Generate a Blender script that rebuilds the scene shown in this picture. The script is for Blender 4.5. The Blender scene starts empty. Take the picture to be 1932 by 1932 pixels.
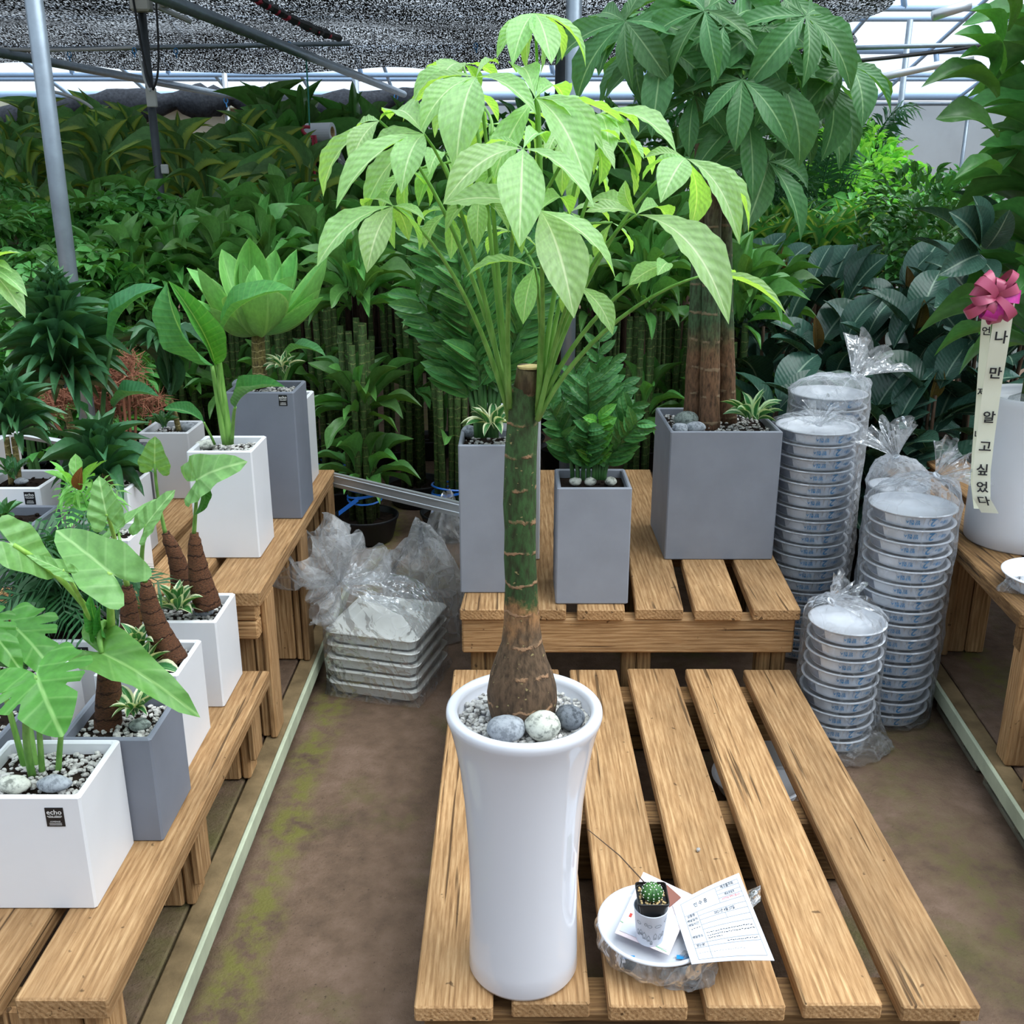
import bpy, bmesh, math, random
import numpy as np
from mathutils import Vector, Matrix, noise as mnoise

# ---------------------------------------------------------------- camera, light, exposure
S = bpy.context.scene
C = S.collection
FPX, CAMH = 1900.0, 1.6                      # focal length in pixels of the 1932 px frame, eye height
TILT = math.atan2(628, FPX)
cam_d = bpy.data.cameras.new('camera'); cam_d.sensor_width = 36; cam_d.lens = FPX / 1932 * 36
cam_d.clip_start = .02; cam_d.clip_end = 200
cam = bpy.data.objects.new('camera', cam_d); C.objects.link(cam)
cam.location = (0, 0, CAMH); cam.rotation_euler = (math.pi / 2 - TILT, 0, 0)
S.camera = cam
S.view_settings.view_transform = 'Standard'; S.view_settings.look = 'None'
S.view_settings.gamma = 1; S.view_settings.exposure = 0.47; S.view_settings.use_curve_mapping = False
S.cycles.max_bounces = 7; S.cycles.diffuse_bounces = 3; S.cycles.use_adaptive_sampling = True; S.cycles.adaptive_threshold = .05; S.cycles.transmission_bounces = 4
S.cycles.transparent_max_bounces = 16; S.cycles.caustics_reflective = False; S.cycles.caustics_refractive = False
S.cycles.sample_clamp_indirect = 6; S.cycles.use_denoising = True
W = bpy.data.worlds.new('sky'); S.world = W; W.use_nodes = True
W.node_tree.nodes['Background'].inputs[0].default_value = (.84, .91, 1.0, 1)
W.node_tree.nodes['Background'].inputs[1].default_value = .85
sun_d = bpy.data.lights.new('sun_offscreen', 'SUN'); sun_d.energy = 5.2; sun_d.angle = math.radians(65); sun_d.color = (1, .97, .92)
sun = bpy.data.objects.new('sun_offscreen', sun_d)   # daylight from above through the clear roof
C.objects.link(sun)
sun.rotation_euler = Vector((-.55, .12, -1.0)).to_track_quat('-Z', 'Y').to_euler()

# ---------------------------------------------------------------- measuring: photo pixel -> point at a known distance or height
_s, _c = math.sin(TILT), math.cos(TILT)
def ray(x, y):
    u, v = (x - 966) / FPX, (y - 966) / FPX
    return Vector((u, _c - v * _s, -_s - v * _c))
def at(x, y, Y):
    d = ray(x, y); return Vector((0, 0, CAMH)) + d * (Y / d.y)
def on(x, y, z):
    d = ray(x, y); return Vector((0, 0, CAMH)) + d * ((z - CAMH) / d.z)

# ---------------------------------------------------------------- building helpers
R = random.Random(7)
def ico(sub):
    b = bmesh.new(); bmesh.ops.create_icosphere(b, subdivisions=sub, radius=1)
    v = [tuple(x.co) for x in b.verts]; f = [tuple(l.index for l in x.verts) for x in b.faces]; b.free()
    return np.array(v), f
ICO = {1: ico(1), 2: ico(2), 3: ico(3)}

class MB:
    def __init__(s): s.v = []; s.f = []; s.m = []; s.uv = None
    def add(s, vs, fs, m=0):
        o = len(s.v); s.v += [tuple(x) for x in vs]; s.f += [tuple(i + o for i in f) for f in fs]; s.m += [m] * len(fs); return s
    def box(s, lo, hi, bev=.004, m=0, mat=None):
        lo, hi = Vector(lo), Vector(hi)
        c, h = (lo + hi) / 2, (hi - lo) / 2
        b = min(bev, *(h * .49))
        vs = []
        for sx in (-1, 1):
            for sy in (-1, 1):
                for sz in (-1, 1):
                    for k in range(3):
                        p = [sx * (h.x - b), sy * (h.y - b), sz * (h.z - b)]
                        p[k] += (sx, sy, sz)[k] * b
                        q = Vector(p) + c
                        vs.append(mat @ q if mat else q)
        I = lambda sx, sy, sz, k: ((sx > 0) * 4 + (sy > 0) * 2 + (sz > 0)) * 3 + k
        fs = []
        for k in range(3):
            a, d = (k + 1) % 3, (k + 2) % 3
            for sg in (-1, 1):
                q = []
                for (u, w) in ((-1, -1), (1, -1), (1, 1), (-1, 1)):
                    t = [0, 0, 0]; t[k] = sg; t[a] = u; t[d] = w; q.append(I(*t, k))
                fs.append(tuple(q) if sg > 0 else tuple(q[::-1]))
        for k in range(3):
            a, d = (k + 1) % 3, (k + 2) % 3
            for u in (-1, 1):
                for w in (-1, 1):
                    t = [0, 0, 0]; t[a] = u; t[d] = w
                    p, n = list(t), list(t); p[k] = 1; n[k] = -1
                    q = (I(*n, a), I(*p, a), I(*p, d), I(*n, d))
                    fs.append(q if u * w < 0 else q[::-1])
        for sx in (-1, 1):
            for sy in (-1, 1):
                for sz in (-1, 1):
                    q = (I(sx, sy, sz, 0), I(sx, sy, sz, 1), I(sx, sy, sz, 2))
                    fs.append(q if sx * sy * sz > 0 else q[::-1])
        return s.add(vs, fs, m)
    def tube(s, pts, rads, seg=8, m=0, cap=True):
        pts = [Vector(p) for p in pts]; n = len(pts)
        if not hasattr(rads, '__len__'): rads = [rads] * n
        t0 = (pts[1] - pts[0]).normalized()
        u = t0.orthogonal().normalized(); vs = []
        for i, p in enumerate(pts):
            t = (pts[min(i + 1, n - 1)] - pts[max(i - 1, 0)]).normalized()
            u = (u - t * u.dot(t)); u = u.normalized() if u.length > 1e-6 else t.orthogonal().normalized()
            w = t.cross(u)
            for k in range(seg):
                a = 2 * math.pi * k / seg
                vs.append(p + (u * math.cos(a) + w * math.sin(a)) * rads[i])
        fs = [(i * seg + k, i * seg + (k + 1) % seg, (i + 1) * seg + (k + 1) % seg, (i + 1) * seg + k) for i in range(n - 1) for k in range(seg)]
        if cap: fs += [tuple(range(seg))[::-1], tuple((n - 1) * seg + k for k in range(seg))]
        return s.add(vs, fs, m)
    def lathe(s, prof, seg=32, c=(0, 0, 0), m=0, fn=None):
        c = Vector(c); vs = []
        for (r, z) in prof:
            for k in range(seg):
                a = 2 * math.pi * k / seg
                p = Vector((r * math.cos(a), r * math.sin(a), z))
                if fn: p = fn(p, a, z)
                vs.append(c + p)
        n = len(prof)
        fs = [(i * seg + k, i * seg + (k + 1) % seg, (i + 1) * seg + (k + 1) % seg, (i + 1) * seg + k) for i in range(n - 1) for k in range(seg)]
        if prof[0][0] > 1e-5: fs.append(tuple(range(seg))[::-1])
        if prof[-1][0] > 1e-5: fs.append(tuple((n - 1) * seg + k for k in range(seg)))
        return s.add(vs, fs, m)
    def grid(s, nu, nv, fn, m=0):
        vs = [fn(i / nu, j / nv) for i in range(nu + 1) for j in range(nv + 1)]
        fs = [(i * (nv + 1) + j, (i + 1) * (nv + 1) + j, (i + 1) * (nv + 1) + j + 1, i * (nv + 1) + j + 1) for i in range(nu) for j in range(nv)]
        return s.add(vs, fs, m)
    def ball(s, c, r, sub=1, jit=0, rnd=R, m=0, rot=None):
        V, F = ICO[sub]; rr = np.array(r if hasattr(r, '__len__') else (r, r, r))
        P = V * rr
        if jit: P = P * (1 + jit * (np.array([rnd.random() for _ in range(len(V))])[:, None] - .5))
        if rot is None: rot = rnd.random() * 6.3
        ca, sa = math.cos(rot), math.sin(rot)
        P = np.stack([P[:, 0] * ca - P[:, 1] * sa, P[:, 0] * sa + P[:, 1] * ca, P[:, 2]], 1) + np.array(tuple(c))
        return s.add(P.tolist(), F, m)
    def mesh(s, name, mats, org=(0, 0, 0), smooth=False):
        o = Vector(org)
        me = bpy.data.meshes.new(name)
        me.from_pydata([(x - o.x, y - o.y, z - o.z) for x, y, z in s.v], [], s.f)
        mats = mats if isinstance(mats, (list, tuple)) else [mats]
        for m in mats: me.materials.append(m)
        if len(mats) > 1: me.polygons.foreach_set('material_index', s.m)
        if smooth: me.polygons.foreach_set('use_smooth', [True] * len(me.polygons))
        me.update(); return me
    def build(s, name, mats, parent=None, org=None, smooth=False):
        if org is None: org = ORG.get(parent.name, Vector()) if parent else Vector()
        ob = bpy.data.objects.new(name, s.mesh(name, mats, org, smooth)); C.objects.link(ob)
        if parent: ob.parent = parent; ORG[ob.name] = Vector(org)
        return ob
ORG = {}                                      # world position of every thing's own origin (parts share it)
def tag(o, label, cat, group=None, kind=None):
    if label: o['label'] = label
    if cat: o['category'] = cat
    if group: o['group'] = group
    if kind: o['kind'] = kind
    return o
def thing(name, label, cat, loc=(0, 0, 0), group=None):
    o = bpy.data.objects.new(name, None); o.empty_display_size = .05; C.objects.link(o)
    o.location = loc; ORG[o.name] = Vector(loc)
    return tag(o, label, cat, group)
def solo(name, mb, mat, label, cat, org, group=None, smooth=False):   # a thing that is one mesh, origin at its base
    ob = mb.build(name, mat, None, org, smooth); ob.location = org; ORG[ob.name] = Vector(org)
    return tag(ob, label, cat, group)
def struct(name, mb, mat, smooth=False):
    ob = mb.build(name, mat, None, (0, 0, 0), smooth); ob['kind'] = 'structure'; return ob
def stuffpart(o): o['kind'] = 'stuff'; return o
def bez(a, b, c, d, n=8):
    a, b, c, d = map(Vector, (a, b, c, d)); out = []
    for i in range(n + 1):
        t = i / n; q = 1 - t
        out.append(a * q ** 3 + b * 3 * q * q * t + c * 3 * q * t * t + d * t ** 3)
    return out
def lerp(a, b, t): return a + (b - a) * t

# ---------------------------------------------------------------- materials (all procedural)
def newmat(name):
    m = bpy.data.materials.new(name); m.use_nodes = True; nt = m.node_tree; nt.nodes.clear()
    out = nt.nodes.new('ShaderNodeOutputMaterial'); return m, nt, out
def N(nt, typ, ins=None, **props):
    n = nt.nodes.new('ShaderNode' + typ)
    for k, v in props.items(): setattr(n, k, v)
    for k, v in (ins or {}).items():
        if isinstance(v, bpy.types.NodeSocket): nt.links.new(v, n.inputs[k])
        else: n.inputs[k].default_value = v
    return n
def col4(c): return (c[0], c[1], c[2], 1)
def hexc(h):
    h = h.lstrip('#'); a = [int(h[i:i + 2], 16) / 255 for i in (0, 2, 4)]
    return tuple(x / 12.92 if x <= .04045 else ((x + .055) / 1.055) ** 2.4 for x in a)
def ramp(nt, fac, stops, interp='LINEAR'):
    n = nt.nodes.new('ShaderNodeValToRGB'); nt.links.new(fac, n.inputs[0]); e = n.color_ramp; e.interpolation = interp
    while len(e.elements) < len(stops): e.elements.new(.5)
    for el, (p, c) in zip(e.elements, stops):
        el.position = p; el.color = col4(c) if hasattr(c, '__len__') else (c, c, c, 1)
    return n.outputs[0]
def mixc(nt, fac, a, b, mode='MIX'):
    n = nt.nodes.new('ShaderNodeMix'); n.data_type = 'RGBA'; n.blend_type = mode
    for k, v in ((0, fac), (6, a), (7, b)):
        if isinstance(v, bpy.types.NodeSocket): nt.links.new(v, n.inputs[k])
        else: n.inputs[k].default_value = v if k == 0 else (col4(v) if len(v) == 3 else v)
    return n.outputs[2]
def math_(nt, op, a, b=0.0, c=0.0, clamp=False):
    n = nt.nodes.new('ShaderNodeMath'); n.operation = op; n.use_clamp = clamp
    for i, v in enumerate((a, b, c)):
        if isinstance(v, bpy.types.NodeSocket): nt.links.new(v, n.inputs[i])
        else: n.inputs[i].default_value = v
    return n.outputs[0]
def coords(nt, scale=(1, 1, 1), rnd=False, which='Object'):
    tc = N(nt, 'TexCoord'); v = tc.outputs[which]
    if rnd:
        oi = N(nt, 'ObjectInfo'); k = N(nt, 'VectorMath', {0: v}, operation='ADD')
        m = math_(nt, 'MULTIPLY', oi.outputs['Random'], 37.0); nt.links.new(m, k.inputs[1]); v = k.outputs[0]
    mp = N(nt, 'Mapping', {'Vector': v, 'Scale': scale}); return mp.outputs[0]
def noise(nt, vec, scale, detail=4, rough=.55, dist=0, out='Fac'):
    return N(nt, 'TexNoise', {'Vector': vec, 'Scale': scale, 'Detail': detail, 'Roughness': rough, 'Distortion': dist}).outputs[out]
def bump(nt, h, strength=.3, dist=.01):
    return N(nt, 'Bump', {'Height': h, 'Strength': strength, 'Distance': dist}).outputs[0]
def principled(nt, out, col, rough=.5, normal=None, spec=.5, metal=0, **extra):
    p = N(nt, 'BsdfPrincipled', {'Roughness': rough, 'Specular IOR Level': spec, 'Metallic': metal})
    if isinstance(col, bpy.types.NodeSocket): nt.links.new(col, p.inputs['Base Color'])
    else: p.inputs['Base Color'].default_value = col4(col)
    if normal is not None: nt.links.new(normal, p.inputs['Normal'])
    for k, v in extra.items(): p.inputs[k].default_value = v
    nt.links.new(p.outputs[0], out.inputs[0]); return p
M = {}
def plain(name, c, rough=.5, spec=.5, metal=0, var=.0, vscale=8, bumpk=0, bscale=60):
    m, nt, out = newmat(name); col = c
    if var:
        n = noise(nt, coords(nt, rnd=True), vscale, 5)
        col = ramp(nt, n, [(.3, tuple(x * (1 - var) for x in c)), (.7, tuple(min(1, x * (1 + var)) for x in c))])
    nr = bump(nt, noise(nt, coords(nt), bscale, 3), bumpk, .005) if bumpk else None
    principled(nt, out, col, rough, nr, spec, metal); M[name] = m; return m
def wood(name, axis, dark, mid, light, wear=.42):
    m, nt, out = newmat(name)
    sc = [1, 1, 1]; sc[axis] = .06
    v = coords(nt, tuple(sc), rnd=True)
    warp = noise(nt, v, 6, 3, out='Color')
    vv = N(nt, 'VectorMath', {0: v, 1: N(nt, 'VectorMath', {0: warp, 'Scale': .03}, operation='SCALE').outputs[0]}, operation='ADD').outputs[0]
    mp = N(nt, 'Mapping', {'Vector': vv, 'Location': tuple(0 if i == axis else .11 for i in range(3))}).outputs[0]
    fin = noise(nt, mp, 170, 6, .62)
    wv = N(nt, 'TexWave', {'Vector': mp, 'Scale': 34, 'Distortion': 4.5, 'Detail': 3, 'Detail Scale': 1.6}, wave_type='RINGS', rings_direction='XYZ'[axis]).outputs['Fac']
    big = noise(nt, coords(nt, tuple(.35 if i == axis else 1 for i in range(3)), rnd=True), 7, 6, .6)
    g = math_(nt, 'ADD', math_(nt, 'MULTIPLY', fin, .85), math_(nt, 'MULTIPLY', wv, .12))
    c = ramp(nt, g, [(.18, dark), (.45, mid), (.72, light)])
    st = ramp(nt, big, [(.36, 0.0), (.56, 1.0)])
    c = mixc(nt, math_(nt, 'MULTIPLY', math_(nt, 'SUBTRACT', 1.0, st), wear), c, tuple(x * .42 for x in mid))
    oi = N(nt, 'ObjectInfo'); hs = N(nt, 'HueSaturation', {'Color': c, 'Value': math_(nt, 'ADD', math_(nt, 'MULTIPLY', oi.outputs['Random'], .34), .84)})
    sp = noise(nt, coords(nt, rnd=True), 38, 2); spots = ramp(nt, sp, [(.24, 1.0), (.285, 0.0)])
    c = mixc(nt, math_(nt, 'MULTIPLY', spots, .7), hs.outputs[0], tuple(x * .3 for x in dark))
    ck = noise(nt, N(nt, 'Mapping', {'Vector': v, 'Scale': tuple(.5 if i == axis else 1 for i in range(3))}).outputs[0], 55, 2, .5, .3); cracks = ramp(nt, ck, [(.30, 1.0), (.335, 0.0)])
    c = mixc(nt, math_(nt, 'MULTIPLY', cracks, .75), c, tuple(x * .25 for x in dark))
    principled(nt, out, c, .72, bump(nt, math_(nt, 'SUBTRACT', g, cracks), .6, .004), .25); M[name] = m
DK, MD, LT = hexc('#68482b'), hexc('#a67f56'), hexc('#cfa97c')
for ax, nm in enumerate('xyz'):
    wood('wood_' + nm, ax, DK, MD, LT)
    wood('weathered_' + nm, ax, hexc('#442f1a'), hexc('#7a5b3a'), hexc('#a38055'), .6)
plain('white_pot', hexc('#e0e1e6'), .38, .5, var=.02, bumpk=.04, bscale=30)
plain('white_glaze', hexc('#dcdde5'), .07, .55)
plain('grey_pot', hexc('#8d919b'), .6, .3, var=.07, vscale=9, bumpk=.05, bscale=50)
plain('blue_grey_pot', hexc('#787d89'), .6, .3, var=.06, vscale=7, bumpk=.05, bscale=50)
plain('dark_pot', hexc('#55565c'), .7, .3, var=.18, vscale=10)
plain('black_plastic', hexc('#17181b'), .45, .4)
plain('soil', hexc('#241c17'), .95, .1, var=.6, vscale=40, bumpk=.8, bscale=70)
plain('black_label', hexc('#17171a'), .35)
plain('white_ink', hexc('#e6e6e6'), .6)
plain('grey_ink', hexc('#8a8f98'), .7)
plain('dark_ink', hexc('#26262a'), .7)
plain('red_ink', hexc('#c0463c'), .7)
plain('blue_ink', hexc('#1d8fd0'), .4)
plain('green_ink', hexc('#8fc79a'), .6)
plain('yellow_ink', hexc('#e5c45a'), .6)
plain('steel', hexc('#8f9ba6'), .38, .5, .55, var=.12, vscale=14)
plain('dark_steel', hexc('#4a4f54'), .45, .5, .4, var=.15, vscale=14)
plain('pale_paint', hexc('#b4bba2'), .7, .2, var=.2, vscale=9)
plain('aluminium', hexc('#c8ccd0'), .3, .5, .6)
plain('white_plastic', hexc('#e6eaf2'), .3, .5)
plain('milky_plastic', hexc('#d3dcea'), .35, .4, var=.1, vscale=20)
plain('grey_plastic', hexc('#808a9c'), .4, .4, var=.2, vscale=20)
plain('tray_plastic', hexc('#d9dad6'), .4, .4, var=.04)
plain('paper', hexc('#dde1ec'), .8, .1)
plain('pink_paper', hexc('#efdfe4'), .8, .1)
plain('brown_card', hexc('#8c5f54'), .7, .1)
plain('blue_ribbon', hexc('#2c74d6'), .35, .5)
plain('red_string', hexc('#b8324a'), .5)
plain('green_string', hexc('#2f8f7c'), .6)
plain('sky_tie', hexc('#3d8fd0'), .5)
plain('cream_ribbon', hexc('#edf0dc'), .45, .4)
plain('rose_ribbon', hexc('#b5506e'), .35, .5)
plain('magenta_ribbon', hexc('#c42f93'), .3, .5, var=.25, vscale=60)
plain('cable_white', hexc('#cfd2d4'), .5)
plain('cable_black', hexc('#1d1f22'), .5)
plain('beige_wall', hexc('#b5ac98'), .85, .1, var=.2, vscale=2)
plain('cream_beam', hexc('#cdccb4'), .7, .2, var=.08)
plain('rafter_paint', hexc('#a9c4e2'), .6)
plain('cut_wood', hexc('#d9bd8a'), .8, .1, var=.25, vscale=60)
plain('cable_box', hexc('#c5c6c0'), .5)
plain('flower_pink', hexc('#d8438a'), .6, var=.4, vscale=9)
plain('dry_needle', hexc('#8f604c'), .8, .1, var=.25)
plain('spine', hexc('#f1f1ea'), .8)
plain('stick', hexc('#4a3626'), .7)
plain('concrete', hexc('#6d6a5c'), .9, .1, var=.35, vscale=9, bumpk=.5, bscale=40)
plain('deck_wood', hexc('#7d6a4e'), .85, .1, var=.4, vscale=10, bumpk=.4)
plain('cane_scar', hexc('#b3b06e'), .7)

def stone_mat(name, a, b, scale=90):
    m, nt, out = newmat(name); v = coords(nt, rnd=True)
    n = noise(nt, v, scale, 3, .7); big = noise(nt, v, 6, 3)
    c = ramp(nt, n, [(.38, b), (.52, a), (.7, tuple(min(1, x * 1.2) for x in a))])
    c = mixc(nt, ramp(nt, big, [(.4, 0.0), (.7, .5)]), c, tuple(x * .7 for x in a))
    principled(nt, out, c, .8, bump(nt, n, .3, .002), .2); M[name] = m
stone_mat('granite', hexc('#a7acb3'), hexc('#73787f')); stone_mat('dark_granite', hexc('#70757c'), hexc('#44484e'))
stone_mat('speckled_stone', hexc('#cfd0c4'), hexc('#777a72'), 60); stone_mat('green_stone', hexc('#8c9690'), hexc('#565e5a'))
stone_mat('gravel', hexc('#c9c7c3'), hexc('#8d8a86'), 45)

def leaf_mat(name, base, vein, transl=.3, tcol=None, rough=.38, edge=None, stripe=None, veins=12, slant=.55, vstr=.4, bumpk=.25, radial=False, jit=.22, spec=.35):
    m, nt, out = newmat(name)
    uv = N(nt, 'UVMap').outputs[0]; sx = N(nt, 'SeparateXYZ', {0: uv}); u, v = sx.outputs[0], sx.outputs[1]
    a = math_(nt, 'MULTIPLY', math_(nt, 'ABSOLUTE', math_(nt, 'SUBTRACT', v, .5)), 2.0)
    nz = noise(nt, coords(nt, rnd=True), 14, 3)
    c = ramp(nt, nz, [(.3, tuple(x * .82 for x in base)), (.7, tuple(min(1, x * 1.14) for x in base))])
    if stripe:
        aw = math_(nt, 'ADD', a, math_(nt, 'MULTIPLY', math_(nt, 'SUBTRACT', noise(nt, coords(nt, (1, 1, 1), rnd=True), 30, 2), .5), .25))
        c = mixc(nt, ramp(nt, aw, stripe), c, edge)
    mid = ramp(nt, a, [(.025, 1.0), (.075, 0.0)])
    ph = math_(nt, 'MULTIPLY', math_(nt, 'SUBTRACT', u, math_(nt, 'MULTIPLY', a, slant / 3)), veins * 6.2832)
    sd = math_(nt, 'SINE', ph)
    sv = ramp(nt, sd, [(.80, 0.0), (1.0, 1.0)])
    fv = math_(nt, 'MAXIMUM', mid, math_(nt, 'MULTIPLY', sv, vstr))
    c = mixc(nt, fv, c, vein)
    oi = N(nt, 'ObjectInfo')
    hs = N(nt, 'HueSaturation', {'Color': c, 'Hue': math_(nt, 'ADD', math_(nt, 'MULTIPLY', oi.outputs['Random'], .025), .4875),
                                 'Value': math_(nt, 'ADD', math_(nt, 'MULTIPLY', oi.outputs['Random'], jit * 2), 1 - jit)})
    c = mixc(nt, 1.0, hs.outputs[0], oi.outputs['Color'], 'MULTIPLY')
    nr = bump(nt, math_(nt, 'ADD', math_(nt, 'MULTIPLY', sd, .5), math_(nt, 'MULTIPLY', mid, -1.0)), bumpk, .003)
    p = N(nt, 'BsdfPrincipled', {'Base Color': c, 'Roughness': rough, 'Specular IOR Level': spec, 'Normal': nr})
    t = N(nt, 'BsdfTranslucent', {'Color': mixc(nt, 1.0, c, tcol or (1.5, 1.4, .5), 'MULTIPLY'), 'Normal': nr})
    mx = N(nt, 'MixShader', {0: transl, 1: p.outputs[0], 2: t.outputs[0]}); nt.links.new(mx.outputs[0], out.inputs[0]); M[name] = m
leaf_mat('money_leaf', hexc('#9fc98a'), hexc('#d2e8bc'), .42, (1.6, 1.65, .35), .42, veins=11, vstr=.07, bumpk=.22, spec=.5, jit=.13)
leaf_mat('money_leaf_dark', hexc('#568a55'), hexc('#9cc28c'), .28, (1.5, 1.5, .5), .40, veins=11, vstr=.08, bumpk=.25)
leaf_mat('dracaena_leaf', hexc('#5f964c'), hexc('#7bad64'), .2, None, .3, veins=3, vstr=.15, jit=.35)
leaf_mat('compact_leaf', hexc('#3f6c46'), hexc('#4b7f50'), .12, None, .28, veins=2, vstr=.1, jit=.3)
leaf_mat('corn_leaf', hexc('#68985a'), hexc('#a9b84a'), .22, None, .33, edge=hexc('#bcd268'), stripe=[(.0, .9), (.28, .7), (.42, 0.0)], veins=1, vstr=0, jit=.25)
leaf_mat('lime_edge_leaf', hexc('#579a50'), hexc('#6aa050'), .25, None, .35, edge=hexc('#c4d67e'), stripe=[(.0, .9), (.22, .6), (.42, 0.0)], veins=1, vstr=0)
leaf_mat('rubber_leaf', hexc('#3a5a4c'), hexc('#8aa08a'), .06, None, .26, veins=16, slant=.5, vstr=.10, jit=.3, bumpk=.15)
leaf_mat('rubber_bronze', hexc('#6e5a2e'), hexc('#a08a50'), .15, None, .3, veins=16, vstr=.1)
leaf_mat('schefflera_leaf', hexc('#5f9c52'), hexc('#7cb064'), .25, None, .33, veins=2, vstr=0, jit=.35)
leaf_mat('zz_leaf', hexc('#457a48'), hexc('#79a860'), .18, None, .26, veins=5, vstr=.1, jit=.3)
leaf_mat('palm_leaf', hexc('#2f5d36'), hexc('#5f8f50'), .2, None, .4, veins=1, vstr=0)
leaf_mat('agave_leaf', hexc('#6fae62'), hexc('#83bd72'), .12, None, .5, veins=1, vstr=0, jit=.1, edge=hexc('#9ccf83'), stripe=[(.86, 0.0), (.97, .6)])
leaf_mat('strelitzia_leaf', hexc('#4a8a52'), hexc('#8bbd7c'), .25, None, .36, veins=14, slant=.35, vstr=.15, jit=.12)
leaf_mat('hoya_leaf', hexc('#3f7a45'), hexc('#7fae6c'), .2, None, .35, edge=hexc('#e6ecc4'), stripe=[(.55, 0.0), (.72, 1.0)], veins=1, vstr=0)
leaf_mat('bush_leaf', hexc('#7fbf60'), hexc('#9cc880'), .35, None, .4, veins=4, vstr=.1, jit=.35)
leaf_mat('ficus_leaf', hexc('#4a8a48'), hexc('#6f9f60'), .2, None, .28, veins=5, vstr=.1, jit=.35)
def heart_mat(name, base, vein, tcol=None):
    m, nt, out = newmat(name)
    uv = N(nt, 'UVMap').outputs[0]; s = N(nt, 'SeparateXYZ', {0: uv}); x = math_(nt, 'SUBTRACT', s.outputs[0], .3); y = math_(nt, 'ABSOLUTE', math_(nt, 'SUBTRACT', s.outputs[1], .5))
    nz = noise(nt, coords(nt, rnd=True), 9, 4)
    c = ramp(nt, nz, [(.3, tuple(k * .85 for k in base)), (.7, tuple(min(1, k * 1.12) for k in base))])
    ph = math_(nt, 'SUBTRACT', math_(nt, 'MULTIPLY', x, 1.0), math_(nt, 'MULTIPLY', y, .75))
    sd = math_(nt, 'SINE', math_(nt, 'MULTIPLY', ph, 36.0))
    sv = ramp(nt, sd, [(.88, 0.0), (1.0, .28)])
    mid = ramp(nt, y, [(.006, 1.0), (.016, 0.0)])
    fv = math_(nt, 'MAXIMUM', mid, sv); c = mixc(nt, fv, c, vein)
    oi = N(nt, 'ObjectInfo'); c = mixc(nt, 1.0, c, oi.outputs['Color'], 'MULTIPLY')
    nr = bump(nt, sd, .3, .005)
    p = N(nt, 'BsdfPrincipled', {'Base Color': c, 'Roughness': .34, 'Normal': nr, 'Specular IOR Level': .4})
    t = N(nt, 'BsdfTranslucent', {'Color': mixc(nt, 1.0, c, tcol or (1.5, 1.4, .5), 'MULTIPLY'), 'Normal': nr})
    mx = N(nt, 'MixShader', {0: .3, 1: p.outputs[0], 2: t.outputs[0]}); nt.links.new(mx.outputs[0], out.inputs[0]); M[name] = m
heart_mat('alocasia_leaf', hexc('#7cb066'), hexc('#a6cf8c')); heart_mat('monstera_leaf', hexc('#55963f'), hexc('#8cbf70'))
def stalk(name, c, c2, rough=.45):
    m, nt, out = newmat(name); n = noise(nt, coords(nt, (1, 1, .2), rnd=True), 60, 3)
    principled(nt, out, ramp(nt, n, [(.35, c), (.65, c2)]), rough, None, .35); M[name] = m
stalk('green_stalk', hexc('#5d8f3c'), hexc('#86b45c')); stalk('dark_stalk', hexc('#33592f'), hexc('#4f7a44')); stalk('lime_stalk', hexc('#88b84a'), hexc('#acd070'))
def bark(name, stops, scale=30, vert=.25, rings=0, ringcol=None, b=.8, flecks=None, scars=False, rstr=1.0):
    m, nt, out = newmat(name); v = coords(nt, rnd=True)
    tc = N(nt, 'TexCoord'); z = N(nt, 'SeparateXYZ', {0: tc.outputs['Object']}).outputs[2]
    n1 = noise(nt, N(nt, 'Mapping', {'Vector': v, 'Scale': (1, 1, vert)}).outputs[0], scale * 5, 5, .6)
    n2 = noise(nt, v, scale, 5, .65)
    zz = math_(nt, 'ADD', z, math_(nt, 'MULTIPLY', math_(nt, 'SUBTRACT', n2, .5), .16))
    c = ramp(nt, zz, stops)
    c = mixc(nt, ramp(nt, n1, [(.35, .75), (.6, 0.0)]), c, (.03, .02, .012))
    h = n1
    if rings:
        rr = math_(nt, 'SINE', math_(nt, 'MULTIPLY', math_(nt, 'ADD', z, math_(nt, 'MULTIPLY', n2, .03)), rings))
        gap = ramp(nt, noise(nt, N(nt, 'Mapping', {'Vector': v, 'Scale': (1, 1, .6)}).outputs[0], 34, 3), [(.44, 0.0), (.54, 1.0)]) if scars else 1.0
        f = math_(nt, 'MULTIPLY', ramp(nt, rr, [(.93, 0.0), (.99, rstr)]), gap); c = mixc(nt, f, c, ringcol); h = math_(nt, 'ADD', n1, f)
    if flecks:
        f = ramp(nt, noise(nt, N(nt, 'Mapping', {'Vector': v, 'Scale': (1, 1, 1.6)}).outputs[0], 75, 2, .5), [(.685, 0.0), (.71, 1.0)]); c = mixc(nt, f, c, flecks)
    principled(nt, out, c, .75, bump(nt, h, b, .004), .25); M[name] = m
bark('money_bark', [(.0, hexc('#5b4636')), (.16, hexc('#6f5a46')), (.215, hexc('#a67a52')), (.245, hexc('#38542f')), (.40, hexc('#415f36')), (.60, hexc('#4a6640'))], 26, .35, 118, hexc('#a07c5e'), .6, hexc('#93855c'), True)
bark('money_bark_old', [(.0, hexc('#7a5a44')), (.22, hexc('#86654a')), (.34, hexc('#4f6a48')), (.5, hexc('#54704e')), (.75, hexc('#6e5846')), (.9, hexc('#74624c'))], 22, .3, 70, hexc('#9a8468'), .6, None, True, .7)
bark('corm_bark', [(.0, hexc('#5a3826')), (.5, hexc('#7a4f36'))], 40, 2.6, 210, hexc('#3a2216'), 1.0)
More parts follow.
